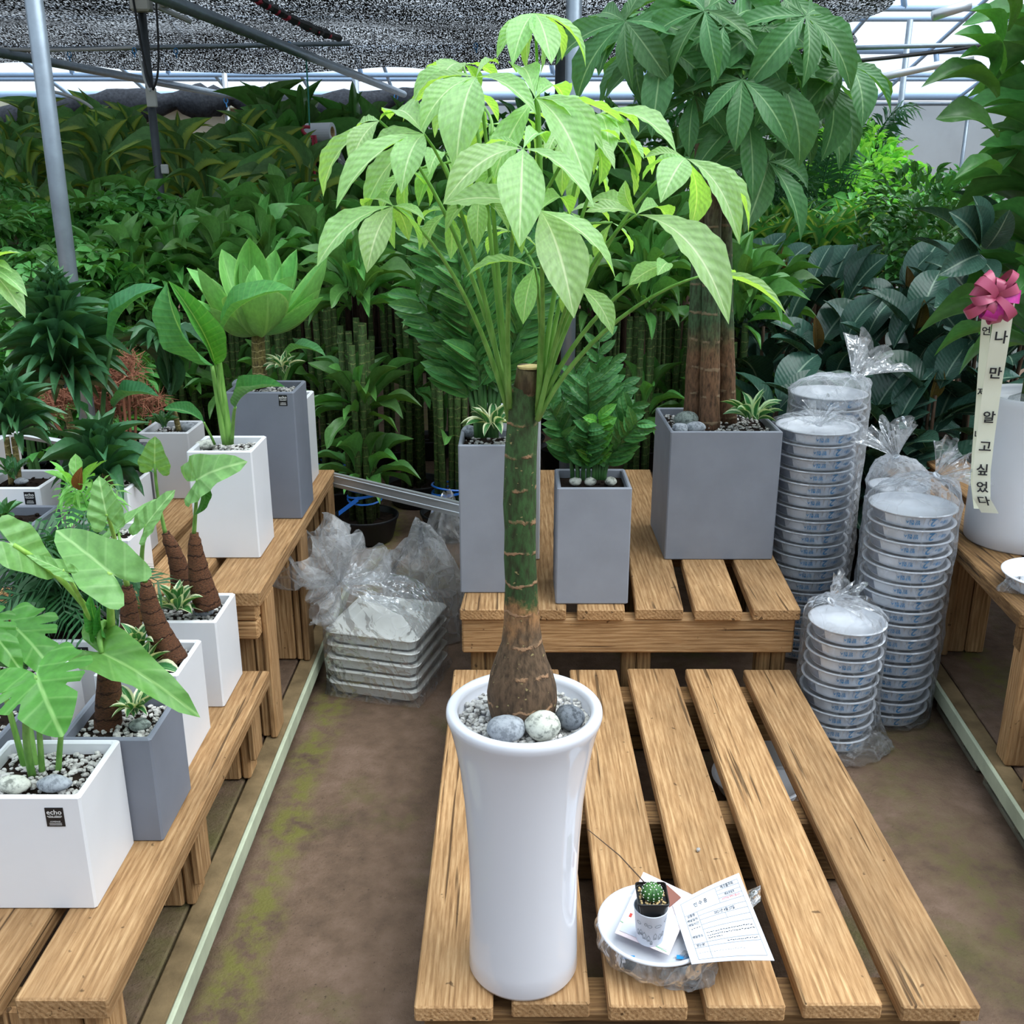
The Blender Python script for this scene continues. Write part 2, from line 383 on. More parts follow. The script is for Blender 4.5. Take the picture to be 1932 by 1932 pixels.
bark('cane', [(.0, hexc('#5d6238')), (.25, hexc('#4c6a34')), (1.0, hexc('#42602f'))], 30, .4, 150, hexc('#8f965a'), .4, None, False, .45)
bark('tan_cane', [(.0, hexc('#9a8a58')), (.5, hexc('#8a7d4c'))], 30, .5, 260, hexc('#cbb987'), .6)
bark('brown_trunk', [(.0, hexc('#4a3a2e')), (1.0, hexc('#5d4a3c'))], 20, .15, 0, None, .7)
# clear film of bags, roof film, shade cloth
def bag_mat(name, white=.12, gl=.35, sc=16):
    m, nt, out = newmat(name)
    v = coords(nt); w = noise(nt, v, 6, 2, out='Color')
    vv = N(nt, 'VectorMath', {0: v, 1: N(nt, 'VectorMath', {0: w, 'Scale': .12}, operation='SCALE').outputs[0]}, operation='ADD').outputs[0]
    n = noise(nt, vv, sc, 2, .5, 1.6); n2 = noise(nt, vv, sc * 2.2, 1, .5, .8)
    vo = N(nt, 'TexVoronoi', {'Vector': vv, 'Scale': sc * .9}).outputs['Distance']; ve = N(nt, 'TexVoronoi', {'Vector': vv, 'Scale': sc * .9}, feature='DISTANCE_TO_EDGE').outputs['Distance']
    v2 = N(nt, 'TexVoronoi', {'Vector': vv, 'Scale': sc * 2.3}).outputs['Distance']
    nr = bump(nt, math_(nt, 'ADD', math_(nt, 'ADD', vo, math_(nt, 'MULTIPLY', v2, .45)), math_(nt, 'MULTIPLY', n, .6)), .55, .03)
    g = N(nt, 'BsdfGlossy', {'Color': (.95, .97, 1, 1), 'Roughness': .16, 'Normal': nr})
    d = N(nt, 'BsdfTranslucent', {'Color': (.9, .93, .97, 1), 'Normal': nr}); d2 = N(nt, 'BsdfDiffuse', {'Color': (.92, .94, .97, 1), 'Normal': nr})
    dd = N(nt, 'MixShader', {0: .5, 1: d.outputs[0], 2: d2.outputs[0]})
    t = N(nt, 'BsdfTransparent', {'Color': (1, 1, 1, 1)})
    fr = N(nt, 'Fresnel', {'IOR': 1.45, 'Normal': nr}).outputs[0]
    a = N(nt, 'MixShader', {0: math_(nt, 'MULTIPLY', fr, .55, clamp=True), 1: t.outputs[0], 2: g.outputs[0]})
    cre = ramp(nt, ve, [(.0, 1.0), (.05, 0.0)])
    b = N(nt, 'MixShader', {0: math_(nt, 'ADD', math_(nt, 'MULTIPLY', cre, .16), white, clamp=True), 1: a.outputs[0], 2: dd.outputs[0]})
    nt.links.new(b.outputs[0], out.inputs[0]); M[name] = m
bag_mat('clear_bag', .10); bag_mat('milky_bag', .26)
def film_mat(name, tint, white, tr=(.95, .97, 1)):
    m, nt, out = newmat(name)
    t = N(nt, 'BsdfTransparent', {'Color': col4(tr)}); d = N(nt, 'BsdfTranslucent', {'Color': col4(tint)}); d2 = N(nt, 'BsdfDiffuse', {'Color': col4(tint)})
    dd = N(nt, 'MixShader', {0: .4, 1: d.outputs[0], 2: d2.outputs[0]})
    n = noise(nt, coords(nt), 1.3, 4); f = ramp(nt, n, [(.3, max(0, white - .1)), (.7, white + .1)])
    mx = N(nt, 'MixShader', {0: f, 1: t.outputs[0], 2: dd.outputs[0]}); nt.links.new(mx.outputs[0], out.inputs[0]); M[name] = m
film_mat('roof_film', (.74, .87, 1.0), .35, (.88, .95, 1)); film_mat('wall_film', (.42, .46, .48), .92, (.5, .55, .6))
def net_mat():
    m, nt, out = newmat('shade_cloth')
    v = coords(nt); n = noise(nt, N(nt, 'Mapping', {'Vector': v, 'Scale': (1, .25, 1)}).outputs[0], 95, 2, .6)
    big = noise(nt, v, .8, 3); wv = N(nt, 'TexWave', {'Vector': v, 'Scale': 6, 'Distortion': 1.5}, bands_direction='Y').outputs['Fac']
    k = math_(nt, 'ADD', math_(nt, 'ADD', n, math_(nt, 'MULTIPLY', big, .18)), math_(nt, 'MULTIPLY', wv, .015))
    f = ramp(nt, k, [(.60, 0.0), (.76, .6)])
    d = N(nt, 'BsdfDiffuse', {'Color': (.05, .05, .055, 1)}); t = N(nt, 'BsdfTransparent'); tl = N(nt, 'BsdfTranslucent', {'Color': (.75, .78, .82, 1)})
    th = N(nt, 'MixShader', {0: .6, 1: t.outputs[0], 2: tl.outputs[0]})
    mx = N(nt, 'MixShader', {0: f, 1: d.outputs[0], 2: th.outputs[0]}); nt.links.new(mx.outputs[0], out.inputs[0]); M['shade_cloth'] = m
net_mat()
def ground_mat():
    m, nt, out = newmat('dirt'); v = coords(nt)
    a = noise(nt, v, 3.2, 7, .62); b = noise(nt, v, 22, 5, .6); e = noise(nt, v, 130, 3, .6); mo = noise(nt, v, 1.7, 6, .68)
    c = ramp(nt, math_(nt, 'ADD', math_(nt, 'MULTIPLY', a, .6), math_(nt, 'MULTIPLY', b, .4)), [(.36, hexc('#564538')), (.5, hexc('#6c5747')), (.68, hexc('#80695a'))])
    c = mixc(nt, ramp(nt, mo, [(.54, 0.0), (.68, .6)]), c, hexc('#5d5f2c'))
    c = mixc(nt, ramp(nt, e, [(.26, .7), (.36, 0.0)]), c, hexc('#2c241d')); c = mixc(nt, ramp(nt, e, [(.70, 0.0), (.80, .6)]), c, hexc('#a8977e'))
    sx = N(nt, 'SeparateXYZ', {0: v}); mx_ = math_(nt, 'ADD', math_(nt, 'ABSOLUTE', math_(nt, 'ADD', sx.outputs[0], .585)), math_(nt, 'MULTIPLY', a, .16))      # moss along the left edge rail and by the right aisle
    md = ramp(nt, mx_, [(.10, 1.0), (.15, 0.0)]); c = mixc(nt, math_(nt, 'MULTIPLY', md, math_(nt, 'MULTIPLY', ramp(nt, b, [(.38, 0.0), (.6, .8)]), 1.0)), c, hexc('#6b6a2e'))
    mx2 = math_(nt, 'ADD', math_(nt, 'ABSOLUTE', math_(nt, 'SUBTRACT', sx.outputs[0], 1.12)), math_(nt, 'MULTIPLY', a, .4)); md2 = ramp(nt, mx2, [(.2, 1.0), (.34, 0.0)]); c = mixc(nt, math_(nt, 'MULTIPLY', md2, ramp(nt, b, [(.4, 0.0), (.65, .6)])), c, hexc('#5a5a2a'))
    principled(nt, out, c, .8, bump(nt, math_(nt, 'ADD', b, math_(nt, 'MULTIPLY', e, .5)), .6, .01), .3); M['dirt'] = m
ground_mat()
# ================================================================ the place: ground, walls, roof, poles
g = MB(); g.grid(60, 60, lambda u, v: (-12 + 24 * u, -4 + 24 * v, .012 * mnoise.noise((u * 40, v * 40, 0)) - .008))
struct('floor', g, M['dirt'], True)
w = MB(); w.box((-11, 15, -.05), (-2.6, 15.12, 2.55), .01); struct('wall_back', w, M['beige_wall'])
for k in range(9):                                                     # board joints of the back wall
    w = MB(); x = -10.6 + k * .95; w.box((x, 14.985, 0), (x + .9, 15.01, 2.53), .008); b = w.build('wall_panel', M['beige_wall'], bpy.data.objects['wall_back'], (0, 0, 0))
w = MB()
def wf(u, v):
    x, z = -2.6 + 13.6 * u, 2.62 * v
    return (x, 15 + .05 * mnoise.noise((x * 2.2, z * 1.1, 3)) + .035 * mnoise.noise((x * 5 + z * 3, z * 4, 9)), z)
w.grid(120, 30, wf); wbf = struct('wall_right', w, M['wall_film'], True)
for k in range(10):
    w = MB(); x = -2.4 + k * 1.45; w.tube([(x, 14.93, 0), (x, 14.93, 2.64)], .028, 8); w.build('wall_post', M['steel'], wbf, (0, 0, 0), True)
for z in (1.55, 2.58):
    w = MB(); w.tube([(-2.6, 14.92, z), (11, 14.92, z)], .022, 8); w.build('wall_rail', M['steel'], wbf, (0, 0, 0), True)
w = MB(); w.box((-11, 14.8, 2.52), (-2.4, 15.1, 2.66), .01); struct('trim_1', w, M['cream_beam'])
rf = MB()
def roof(u, v):
    x = -11 + 22 * u; y = -6 + 21.3 * v
    z = 4.1 - .1 * (y < 9) if y < 9.2 else lerp(4.1, 2.66, (y - 9.2) / 6.1)
    return (x, y, z + .03 * mnoise.noise((x, y, 0)))
rf.grid(44, 43, roof); rfo = struct('ceiling', rf, M['roof_film'], True)
for k in range(20):
    w = MB(); x = -10.4 + k * 1.1; w.tube([(x, 9.2, 4.02), (x, 15, 2.62)], .025, 6); w.build('rafter', M['rafter_paint'], rfo, (0, 0, 0), True)
for y, r in ((10.2, .03), (11.3, .05), (12.3, .03), (13.2, .05), (14.2, .03), (14.85, .06)):
    z = lerp(4.02, 2.60, (y - 9.2) / 6); w = MB(); w.tube([(-11, y, z), (11, y, z)], r, 6); w.build('purlin', M['rafter_paint'], rfo, (0, 0, 0), True)
for k in range(18):                                                     # webs of the lattice girders
    x = -10 + k * 1.16
    for y in (11.3, 13.2):
        z = lerp(4.02, 2.60, (y - 9.2) / 6); w = MB(); w.tube([(x, y, z), (x + .06, y, z - .28)], .03, 6); w.build('girder_web', M['rafter_paint'], rfo, (0, 0, 0), True)
for y in (11.3, 13.2):
    z = lerp(4.02, 2.60, (y - 9.2) / 6) - .28; w = MB(); w.tube([(-11, y, z), (11, y, z)], .028, 6); w.build('girder_chord', M['rafter_paint'], rfo, (0, 0, 0), True)

for nm, lo, hi in (('wall_left_offscreen', (-11.1, -6, 0), (-11, 15, 3.9)), ('wall_side_offscreen', (11, -6, 0), (11.1, 15, 3.9)), ('wall_front_offscreen', (-11, -6.1, 0), (11, -6, 3.9))):  # unseen film walls, added to cut light from the sides and behind the camera
    w = MB(); w.box(lo, hi, .01); struct(nm, w, M['wall_film'])
# shade cloth stretched under the roof, its far edge hanging
n = MB()
def net(u, v):
    y = 4.2 + 7.0 * v
    xr = 3.0 + .22 * math.sin(y * 1.3) + .1 * math.sin(y * 3.1)
    x = lerp(-9, xr, u)
    z = 2.86 + .07 * mnoise.noise((x * .5, y * .45, 2)) + .03 * mnoise.noise((x * 1.6, y * 1.4, 5)) - .05 * math.sin(math.pi * ((y * .5) % 1)) + .02
    if v > .93: z -= (v - .93) / .07 * (.16 + .12 * mnoise.noise((x * .7, 0, 1)))
    return (x, y, z)
n.grid(110, 70, net)
tag(solo('shade_net', n, M['shade_cloth'], 'wide black shade cloth stretched overhead below the clear roof', 'shade net', (0, 7, 2.6), smooth=True), None, None)
def drape(name, pts, r, label, rr):
    mb = MB(); P = []; rads = []
    for a, b in zip(pts[:-1], pts[1:]):
        a, b = Vector(a), Vector(b)
        for i in range(8):
            t = i / 8; p = a.lerp(b, t); p.z -= .10 * 4 * t * (1 - t) * (b - a).length / 2; P.append(p); rads.append(r * (.55 + .6 * math.sin(math.pi * t)) * (.85 + .3 * rr.random()))
    P.append(Vector(pts[-1])); rads.append(r * .5)
    mb.tube(P, rads, 12)
    mb.v = [(x, y + .02 * mnoise.noise((x * 9, z * 30, 0)), z + .03 * mnoise.noise((x * 4, z * 40, 7))) for x, y, z in mb.v]
    solo(name, mb, M['shade_cloth_dense'], label, 'shade net', pts[0], smooth=True)
plain('shade_cloth_dense', hexc('#3a3d43'), .9, .1, var=.35, vscale=30, bumpk=.6, bscale=40)
drape('rolled_net', [at(-80, 235, 12), at(160, 195, 12), at(330, 190, 12.2), at(435, 185, 12.4), at(560, 200, 12.6), at(745, 185, 12.8), at(830, 190, 12.8)], .16, 'bunched dark shade cloth rolled up along the cream eave beam', random.Random(3))

def pole(name, a, b, r, mat, label, cat='pipe', seg=14):
    mb = MB(); a, b = Vector(a), Vector(b); mb.tube([a, a.lerp(b, .5), b], r, seg)
    return solo(name, mb, M[mat], label, cat, a, smooth=True)
pole('steel_post', (-1.62, 3.75, 0), (-1.60, 3.75, 3.1), .030, 'steel', 'galvanised steel post rising behind the left bench of pots', 'post')
p = at(1078, 300, 4.35); pole('steel_post', (p.x, 4.35, 0), (p.x, 4.35, 3.2), .031, 'steel', 'galvanised steel post standing behind the bright green money tree', 'post')
p = at(286, 200, 6.4); pole('steel_post', (p.x, 6.4, 0), (p.x, 6.4, 2.75), .024, 'dark_steel', 'dark steel post carrying loose cables and a switch box', 'post'); DP = p
p = at(1060, 200, 9); pole('steel_post', (p.x, 9, 0), (p.x, 9, 3), .06, 'dark_steel', 'dark post far behind the galvanised centre post', 'post')
p = at(672, 190, 11.6); pole('steel_post', (p.x, 11.6, 0), (p.x, 11.6, 2.62), .035, 'steel', 'thin grey post holding the far end of the sloping roof pipe', 'post')
p = at(433, 230, 12.4); pole('steel_post', (p.x, 12.35, 0), (p.x, 12.35, 2.75), .03, 'aluminium', 'pale post with a blue tie beside the bunched shade cloth', 'post')
p = at(1690, 280, 11); pole('steel_post', (p.x, 11, 0), (p.x, 11, 3.1), .03, 'steel', 'grey post in front of the plastic sheet wall', 'post')
pole('roof_pipe', at(330, 0, 5.6) + Vector((-.23, -2, 0)), at(762, 178, 11.6), .034, 'steel', 'long steel roof pipe running from overhead towards the eave')
pole('roof_pipe', at(0, 96, 7.7) + Vector((-.3, -1.5, 0)), at(440, 182, 12.3), .034, 'steel', 'steel roof pipe slanting behind the left steel post')
pole('roof_pipe', at(-40, 96, 8.4), at(660, 82, 8.4), .018, 'steel', 'thin cross pipe tied with blue twine under the shade cloth')
pole('roof_pipe', at(1600, 160, 10.5), at(1835, 108, 10.5), .035, 'aluminium', 'pale brace pipe in front of the clear roof')
pole('roof_pipe', at(1560, 92, 10), at(1960, 80, 10), .02, 'steel', 'grey cross pipe below the clear roof beside the shade cloth')
pole('roof_pipe', at(1760, 30, 9), at(1830, 8, 9), .04, 'aluminium', 'short pale bar under the roof at the shade cloth edge')
mb = MB(); mb.tube(bez(at(1120, 125, 10), at(1400, 135, 10), at(1600, 125, 10), at(1870, 83, 10), 12), .018, 6); solo('hose', mb, M['cable_black'], 'black hose sagging below the clear roof', 'hose', at(1120, 125, 10), smooth=True)

# ballast boxes and loose cables on the dark post
t = thing('light_ballast', 'pale electrical boxes fixed overhead beside the dark post', 'electrical box', at(285, 10, 6.3))
for (x0, y0, x1, y1) in ((245, -8, 288, 20), (292, -6, 320, 12)):
    a, b = at(x0, y1, 6.3), at(x1, y0, 6.38); mb = MB(); mb.box(a, b, .01); mb.build('box', M['cable_box'], t)
mb = MB(); mb.tube([at(295, 12, 6.3), at(358, 40, 6.6)], .016, 8); mb.build('conduit', M['cable_white'], t)
t = thing('switch_box', 'small pale switch boxes strapped to the dark post', 'electrical box', at(285, 185, 6.35))
for (x0, y0, x1, y1) in ((277, 166, 295, 202), (304, 310, 318, 328)):
    a, b = at(x0, y1, 6.35), at(x1, y0, 6.37); mb = MB(); mb.box(a, b, .008); mb.build('box', M['cable_box'], t)
for i, (P, m, l) in enumerate((([(250, -10), (262, 60), (275, 150), (290, 168)], 'cable_black', 'black cable hanging along the dark post'), ([(294, -10), (298, 80), (306, 140), (288, 170)], 'cable_black', 'black cable looping beside the dark post'),
                ([(262, 96), (268, 130), (272, 160), (284, 172)], 'cable_white', 'white cable looped on the dark post'), ([(0, 92), (100, 98), (180, 92), (255, 90)], 'cable_white', 'white cable strung beneath the shade cloth'),
                ([(84, 170), (130, 178), (160, 190), (175, 205)], 'cable_white', 'white wire bundle tied to the slanting pipe'))):
    mb = MB(); Y = 6.3 if i < 3 else 8.0; mb.tube(bez(*[at(x, y, Y) for x, y in P], 12), .007 if i < 3 else .012, 6); solo('cable', mb, M[m], l, 'cable', at(*P[0], Y), smooth=True)
for i, (x, y, Y, l) in enumerate(((135, 104, 8.4, 'blue twine tie looped on the thin cross pipe'), (258, 97, 6.35, 'blue twine tie knotted around the dark post'), (335, 98, 8.4, 'blue twine tie flat on the cross pipe under the cloth'), (548, 86, 8, 'blue twine tie at the sloping roof pipe'), (428, 190, 12.2, 'blue twine tie on the pale post'), (748, 183, 11.6, 'blue twine tie at the far pipe end'), (898, 88, 10.4, 'blue twine tie on the hanging cloth edge'))):
    mb = MB(); p = at(x, y, Y); r = .014 * Y / 8
    mb.tube([p + Vector((r * math.cos(a), -.04, r * 1.5 * math.sin(a))) for a in np.linspace(0, 6.3, 9)], r * .28, 5, cap=False)
    mb.tube([p + Vector((0, -.05, -r)), p + Vector((.4 * r, -.05, -3.4 * r))], r * .3, 5); solo('twine_tie', mb, M['sky_tie'], l, 'tie', p)
# red and black rope stitched along the cloth
t = thing('rope', 'red and black plaited rope hanging on the shade cloth', 'rope', at(570, 30, 7.4))
P = bez(at(478, -6, 6.9), at(520, 20, 7.2), at(580, 55, 7.8), at(640, 72, 8.3), 26)
mb = MB(); mb.tube(P, [.028 * (.8 + .5 * R.random()) for _ in P], 7); mb.build('strand', M['cable_black'], t)
for i in range(2, len(P) - 2, 3): mb = MB(); mb.ball(P[i] + Vector((0, -.03, -.01)), (.035, .02, .02), 1, .3); mb.build('red_knot', M['red_string'], t)
# film roll on its string
q = at(604, 250, 8.0); t = thing('film_roll', 'white roll of clear film hanging from the sloping roof pipe', 'film roll', q)
ax = Vector((1, -.25, .02)).normalized(); a, b = q - ax * .10, q + ax * .10
ru = ax.orthogonal().normalized(); rv = ax.cross(ru)                      # a hollow roll on a cardboard core
def ring_tube(r0, r1, mat, name):
    mb = MB(); sec = [(a, r0), (b, r0), (b, r1), (a, r1)]; n = 24
    mb.v = [tuple(p + (ru * math.cos(6.28319 * k / n) + rv * math.sin(6.28319 * k / n)) * r) for p, r in sec for k in range(n)]
    mb.f = [(i * n + k, i * n + (k + 1) % n, ((i + 1) % 4) * n + (k + 1) % n, ((i + 1) % 4) * n + k) for i in range(4) for k in range(n)]; mb.m = [0] * len(mb.f); mb.build(name, M[mat], t)
ring_tube(.068, .040, 'white_plastic', 'roll'); ring_tube(.0402, .036, 'cut_wood', 'core')
mb = MB(); mb.tube([at(577, 105, 8.02), at(582, 180, 7.95), at(584, 242, 7.86)], .006, 6); mb.build('string', M['green_string'], t)
mb = MB(); mb.tube(bez(at(585, 240, 7.82), at(560, 235, 7.8), at(570, 255, 7.8), at(590, 260, 7.8), 8), .012, 6); mb.tube(bez(at(590, 255, 7.8), at(592, 300, 7.8), at(594, 350, 7.8), at(599, 398, 7.8), 8), .011, 6); mb.tube(bez(at(594, 255, 7.8), at(600, 280, 7.8), at(596, 300, 7.8), at(594, 312, 7.8), 8), .011, 6); mb.build('ribbon', M['red_string'], t)
mb = MB()
mb.grid(10, 8, lambda u, v: at(604 + 50 * u + 6 * math.sin(v * 9), 262 + 60 * u * u + 22 * v + 8 * math.sin(u * 7), 7.95 + .06 * math.sin(v * 8 + u * 5))); mb.build('loose_film', M['milky_bag'], t, smooth=True)

# ================================================================ wooden staging
def boards_y(t, xs, w, y0, y1, ztop, th, skew=0.0, name='board', mat='wood_y', jit=.0, mtx=None):
    for x in xs:
        mb = MB(); dz = R.uniform(-.001, .001); e0, e1 = R.uniform(-jit, jit), R.uniform(-jit, jit)
        mb.box((x, y0 + e0, ztop - th + dz), (x + w, y1 + e1, ztop + dz), .0035)
        if skew: mb.v = [(a + (b - y0) * skew, b, c) for a, b, c in mb.v]
        if mtx: mb.v = [tuple(mtx @ Vector(q)) for q in mb.v]
        mb.build(name, M[mat], t)
def piece(t, name, lo, hi, mat, mtx=None, bev=.005):
    mb = MB(); mb.box(lo, hi, bev)
    if mtx: mb.v = [tuple(mtx @ Vector(q)) for q in mb.v]
    return mb.build(name, M[mat], t)
# front pallet
t = thing('wooden_pallet', 'low slatted wooden pallet under the big glazed white pot', 'pallet', (.33, 2.08, 0))
boards_y(t, [-.175 + k * .1742 for k in range(6)], .141, 1.432, 2.731, .2, .035, jit=.006)
for y in (1.45, 2.02, 2.60):
    piece(t, 'stringer', (-.16, y, 0.0), (.82, y + .09, .164), 'weathered_x')
# rear pallet
PZ = .394
t = thing('wooden_pallet', 'raised slatted wooden pallet carrying the grey planters', 'pallet', (.35, 3.4, 0))
boards_y(t, [-.155 + k * .1735 for k in range(6)], .141, 2.731, 4.24, PZ, .036, .066, jit=.005)
piece(t, 'stringer', (-.15, 2.745, .245), (.845, 2.80, .3575), 'wood_x')
piece(t, 'stringer', (-.09, 3.45, .245), (.90, 3.52, .3575), 'wood_x'); piece(t, 'stringer', (-.05, 4.12, .245), (.95, 4.20, .3575), 'wood_x')
for x in (-.13, .33, .74):
    for y in (2.77, 3.46, 4.13):
        for k in range(2): piece(t, 'leg', (x + (y - 2.7) * .066 + k * .045, y, 0), (x + (y - 2.7) * .066 + k * .045 + .043, y + .05, .246), 'weathered_z')
# left benches
LZ, HZ = .35, .575
t = thing('plank_bench', 'lower plank bench holding the monstera and alocasia pots', 'bench', (-1.1, 1.85, .1))
boards_y(t, [-.80 - k * .178 for k in range(6)], .15, 1.29, 2.43, LZ, .042, jit=.004)
for y in (1.315, 1.82, 2.31): piece(t, 'stringer', (-1.68, y, .25), (-.72, y + .05, .308), 'weathered_x')
for y in (1.305, 1.80, 2.285):
    for k, (dx, wd) in enumerate(((0, .02), (-.024, .022))): piece(t, 'leg', (-.685 + dx, y + .01 * k, .1 if k else .16), (-.685 + dx + wd, y + .075 + .01 * k, .307), 'wood_z')
    piece(t, 'leg_board', (-.84, y + .005, .1), (-.712, y + .04, .307), 'wood_z')
for x in (-1.25, -1.66):
    for y in (1.31, 1.80, 2.29): piece(t, 'leg', (x, y, .1), (x + .09, y + .06, .25), 'weathered_z')
t = thing('plank_bench', 'higher plank bench holding the tall square planters', 'bench', (-1.3, 3.0, .1))
boards_y(t, [-.815 - k * .182 for k in range(8)], .155, 2.43, 3.60, HZ, .042, jit=.004)
for k in range(2): piece(t, 'stringer', (-2.05, 2.46 + k * .0, .425 + k * .055), (-.68, 2.52, .477 + k * .055), 'wood_x')
for y in (2.95, 3.50): piece(t, 'stringer', (-2.05, y, .44), (-.72, y + .06, .531), 'weathered_x')
for y in (2.50, 2.98, 3.49):
    for k, (dx, wd) in enumerate(((0, .02), (-.024, .022))): piece(t, 'leg', (-.682 + dx, y + .008 * k, .1), (-.682 + dx + wd, y + .09 + .008 * k, .531), 'wood_z')
    for k in range(2): piece(t, 'leg_board', (-.86 + k * .077, y + .01, .1), (-.786 + k * .077, y + .045, .531 if y > 2.55 else .42), 'wood_z')
for x in (-1.4, -2.0):
    for y in (2.53, 2.98, 3.49): piece(t, 'leg', (x, y, .1), (x + .09, y + .06, .43), 'weathered_z')
# low platform and edge rail under the left benches
def platform(name, label, x0, x1, y0, y1, mtx=None, sgn=1, lab2=''):
    t = thing(name, label, 'platform', ((x0 + x1) / 2, (y0 + y1) / 2, 0) if not mtx else tuple(mtx @ Vector(((x0 + x1) / 2, (y0 + y1) / 2, 0))))
    xe = x1 if sgn > 0 else x0
    lo, hi = sorted((xe, xe - sgn * .012)); piece(t, 'edge_rail', (lo, y0, .052), (hi, y1, .101), 'pale_paint', mtx, .003)
    lo, hi = sorted((xe - sgn * .0125, xe - sgn * .062)); piece(t, 'rail_top', (lo, y0, .06), (hi, y1, .0985), 'deck_wood', mtx, .004)
    lo, hi = sorted((xe - sgn * .068, x0 if sgn > 0 else x1)); piece(t, 'deck_slab', (lo, y0, .02), (hi, y1, .097), 'dirt', mtx, .004)
    for i in range(int((y1 - y0) / .42)):
        y = y0 + .1 + i * .42
        b = MB()                                                        # hollow block: plates and webs, openings facing the aisle
        lo, hi = sorted((xe - sgn * .02, xe - sgn * .16))
        b.box((lo, y, 0), (hi, y + .36, .014), .003); b.box((lo, y, .048), (hi, y + .36, .0595), .003)
        for k in range(4): b.box((lo, y + k * .112, .012), (hi, y + k * .112 + .024, .05), .003)
        if mtx: b.v = [tuple(mtx @ Vector(q)) for q in b.v]
        b.build('hollow_block', M['concrete'], t)
platform('bench_platform', 'low deck with a pale edge rail under the left plank benches', -2.4, -.637, .9, 3.66)
MR = Matrix.Translation((1.292, 2.33, 0)) @ Matrix.Rotation(-math.radians(5.2), 4, 'Z')
platform('bench_platform', 'low deck with a pale edge rail and hollow blocks on the right aisle', -.01, 1.6, -1.2, 1.9, MR, -1)
t = thing('plank_bench', 'plank bench under the white cylinder pot with the ribbon', 'bench', tuple(MR @ Vector((.4, .6, .1))))
boards_y(t, [0 + k * .195 for k in range(6)], .165, 0.02, 1.75, .55, .042, mtx=MR, mat='weathered_y')
for y in (.05, .72, 1.6):
    piece(t, 'stringer', (.03, y, .42), (1.12, y + .06, .507), 'weathered_x', MR)
    for k in range(3): piece(t, 'leg', (.03 + k * .062, y + (.03 if k else 0) - .02, .1), (.03 + k * .062 + .058, y + .05, .507 if k else .50), 'wood_z', MR)
t = thing('plank_bench', 'low plank bench end beside the right aisle rail', 'bench', tuple(MR @ Vector((.4, -.4, .1))))
boards_y(t, [.06 + k * .18 for k in range(4)], .15, -.98, -.02, .35, .04, mtx=MR, mat='weathered_y')
for y in (-.9, -.12):
    piece(t, 'stringer', (.08, y, .25), (.75, y + .06, .31), 'wood_x', MR)
    for k in range(3): piece(t, 'leg', (.035 + k * .05, y + .01, .1), (.035 + k * .05 + .045, y + .05, .31), 'wood_z', MR)
# silver track lying across behind the pallets
a, b = at(622, 903, 3.60), at(885, 965, 3.30); t = thing('metal_track', 'silver metal track lying slanted across the dark aisle', 'metal track', a)
d = (b - a).normalized(); up = Vector((0, 0, 1)); sd = d.cross(up)
mb = MB()
for (o, h) in ((-.012, .006), (.012, .006)):
    mb.tube([a + up * o * 1.2, b + up * o * 1.2], .009, 6)
mb.build('rib', M['aluminium'], t)
mb = MB(); mb.add([a - sd * .008 + up * .026, b - sd * .008 + up * .026, b - sd * .008 - up * .026, a - sd * .008 - up * .026, a + sd * .006 + up * .026, b + sd * .006 + up * .026, b + sd * .006 - up * .026, a + sd * .006 - up * .026], [(0, 1, 2, 3), (7, 6, 5, 4), (0, 4, 5, 1), (3, 2, 6, 7), (0, 3, 7, 4), (1, 5, 6, 2)]); mb.build('web', M['aluminium'], t)
a, b = at(20, 818, 3.75), at(120, 835, 3.75); mb = MB(); mb.tube([a, b], .014, 6); solo('metal_track', mb, M['aluminium'], 'short silver bar end behind the compact dracaena pots', 'metal track', a)
# ================================================================ leaf shapes (unit length along +X, upper side +Z)
def leaf_mesh(name, prof, mat, arch=.08, fold=.12, ripple=.0, rk=5, nx=9, ny=4, twist=0, curl=0):
    mb = MB(); uv = []
    for i in range(nx + 1):
        x = i / nx; hw = max(prof(x), .002)
        for j in range(ny + 1):
            v = j / ny * 2 - 1; y = v * hw
            z = arch * 4 * x * (1 - x) + fold * abs(y) + ripple * math.sin(rk * 6.28 * x + (1.3 if v > 0 else 0)) * abs(v) ** 2 * hw * 2 - curl * (abs(v) ** 2) * hw
            a = twist * x
            mb.v.append((x, y * math.cos(a) - z * math.sin(a) * .3, z + y * math.sin(a))); uv.append((x, j / ny))
    for i in range(nx):
        for j in range(ny): mb.f.append((i * (ny + 1) + j, (i + 1) * (ny + 1) + j, (i + 1) * (ny + 1) + j + 1, i * (ny + 1) + j + 1)); mb.m.append(0)
    me = mb.mesh(name, M[mat], (0, 0, 0), True)
    ul = me.uv_layers.new(name='UVMap'); li = np.empty(len(me.loops), int); me.loops.foreach_get('vertex_index', li)
    ul.data.foreach_set('uv', np.array(uv)[li].ravel()); return me
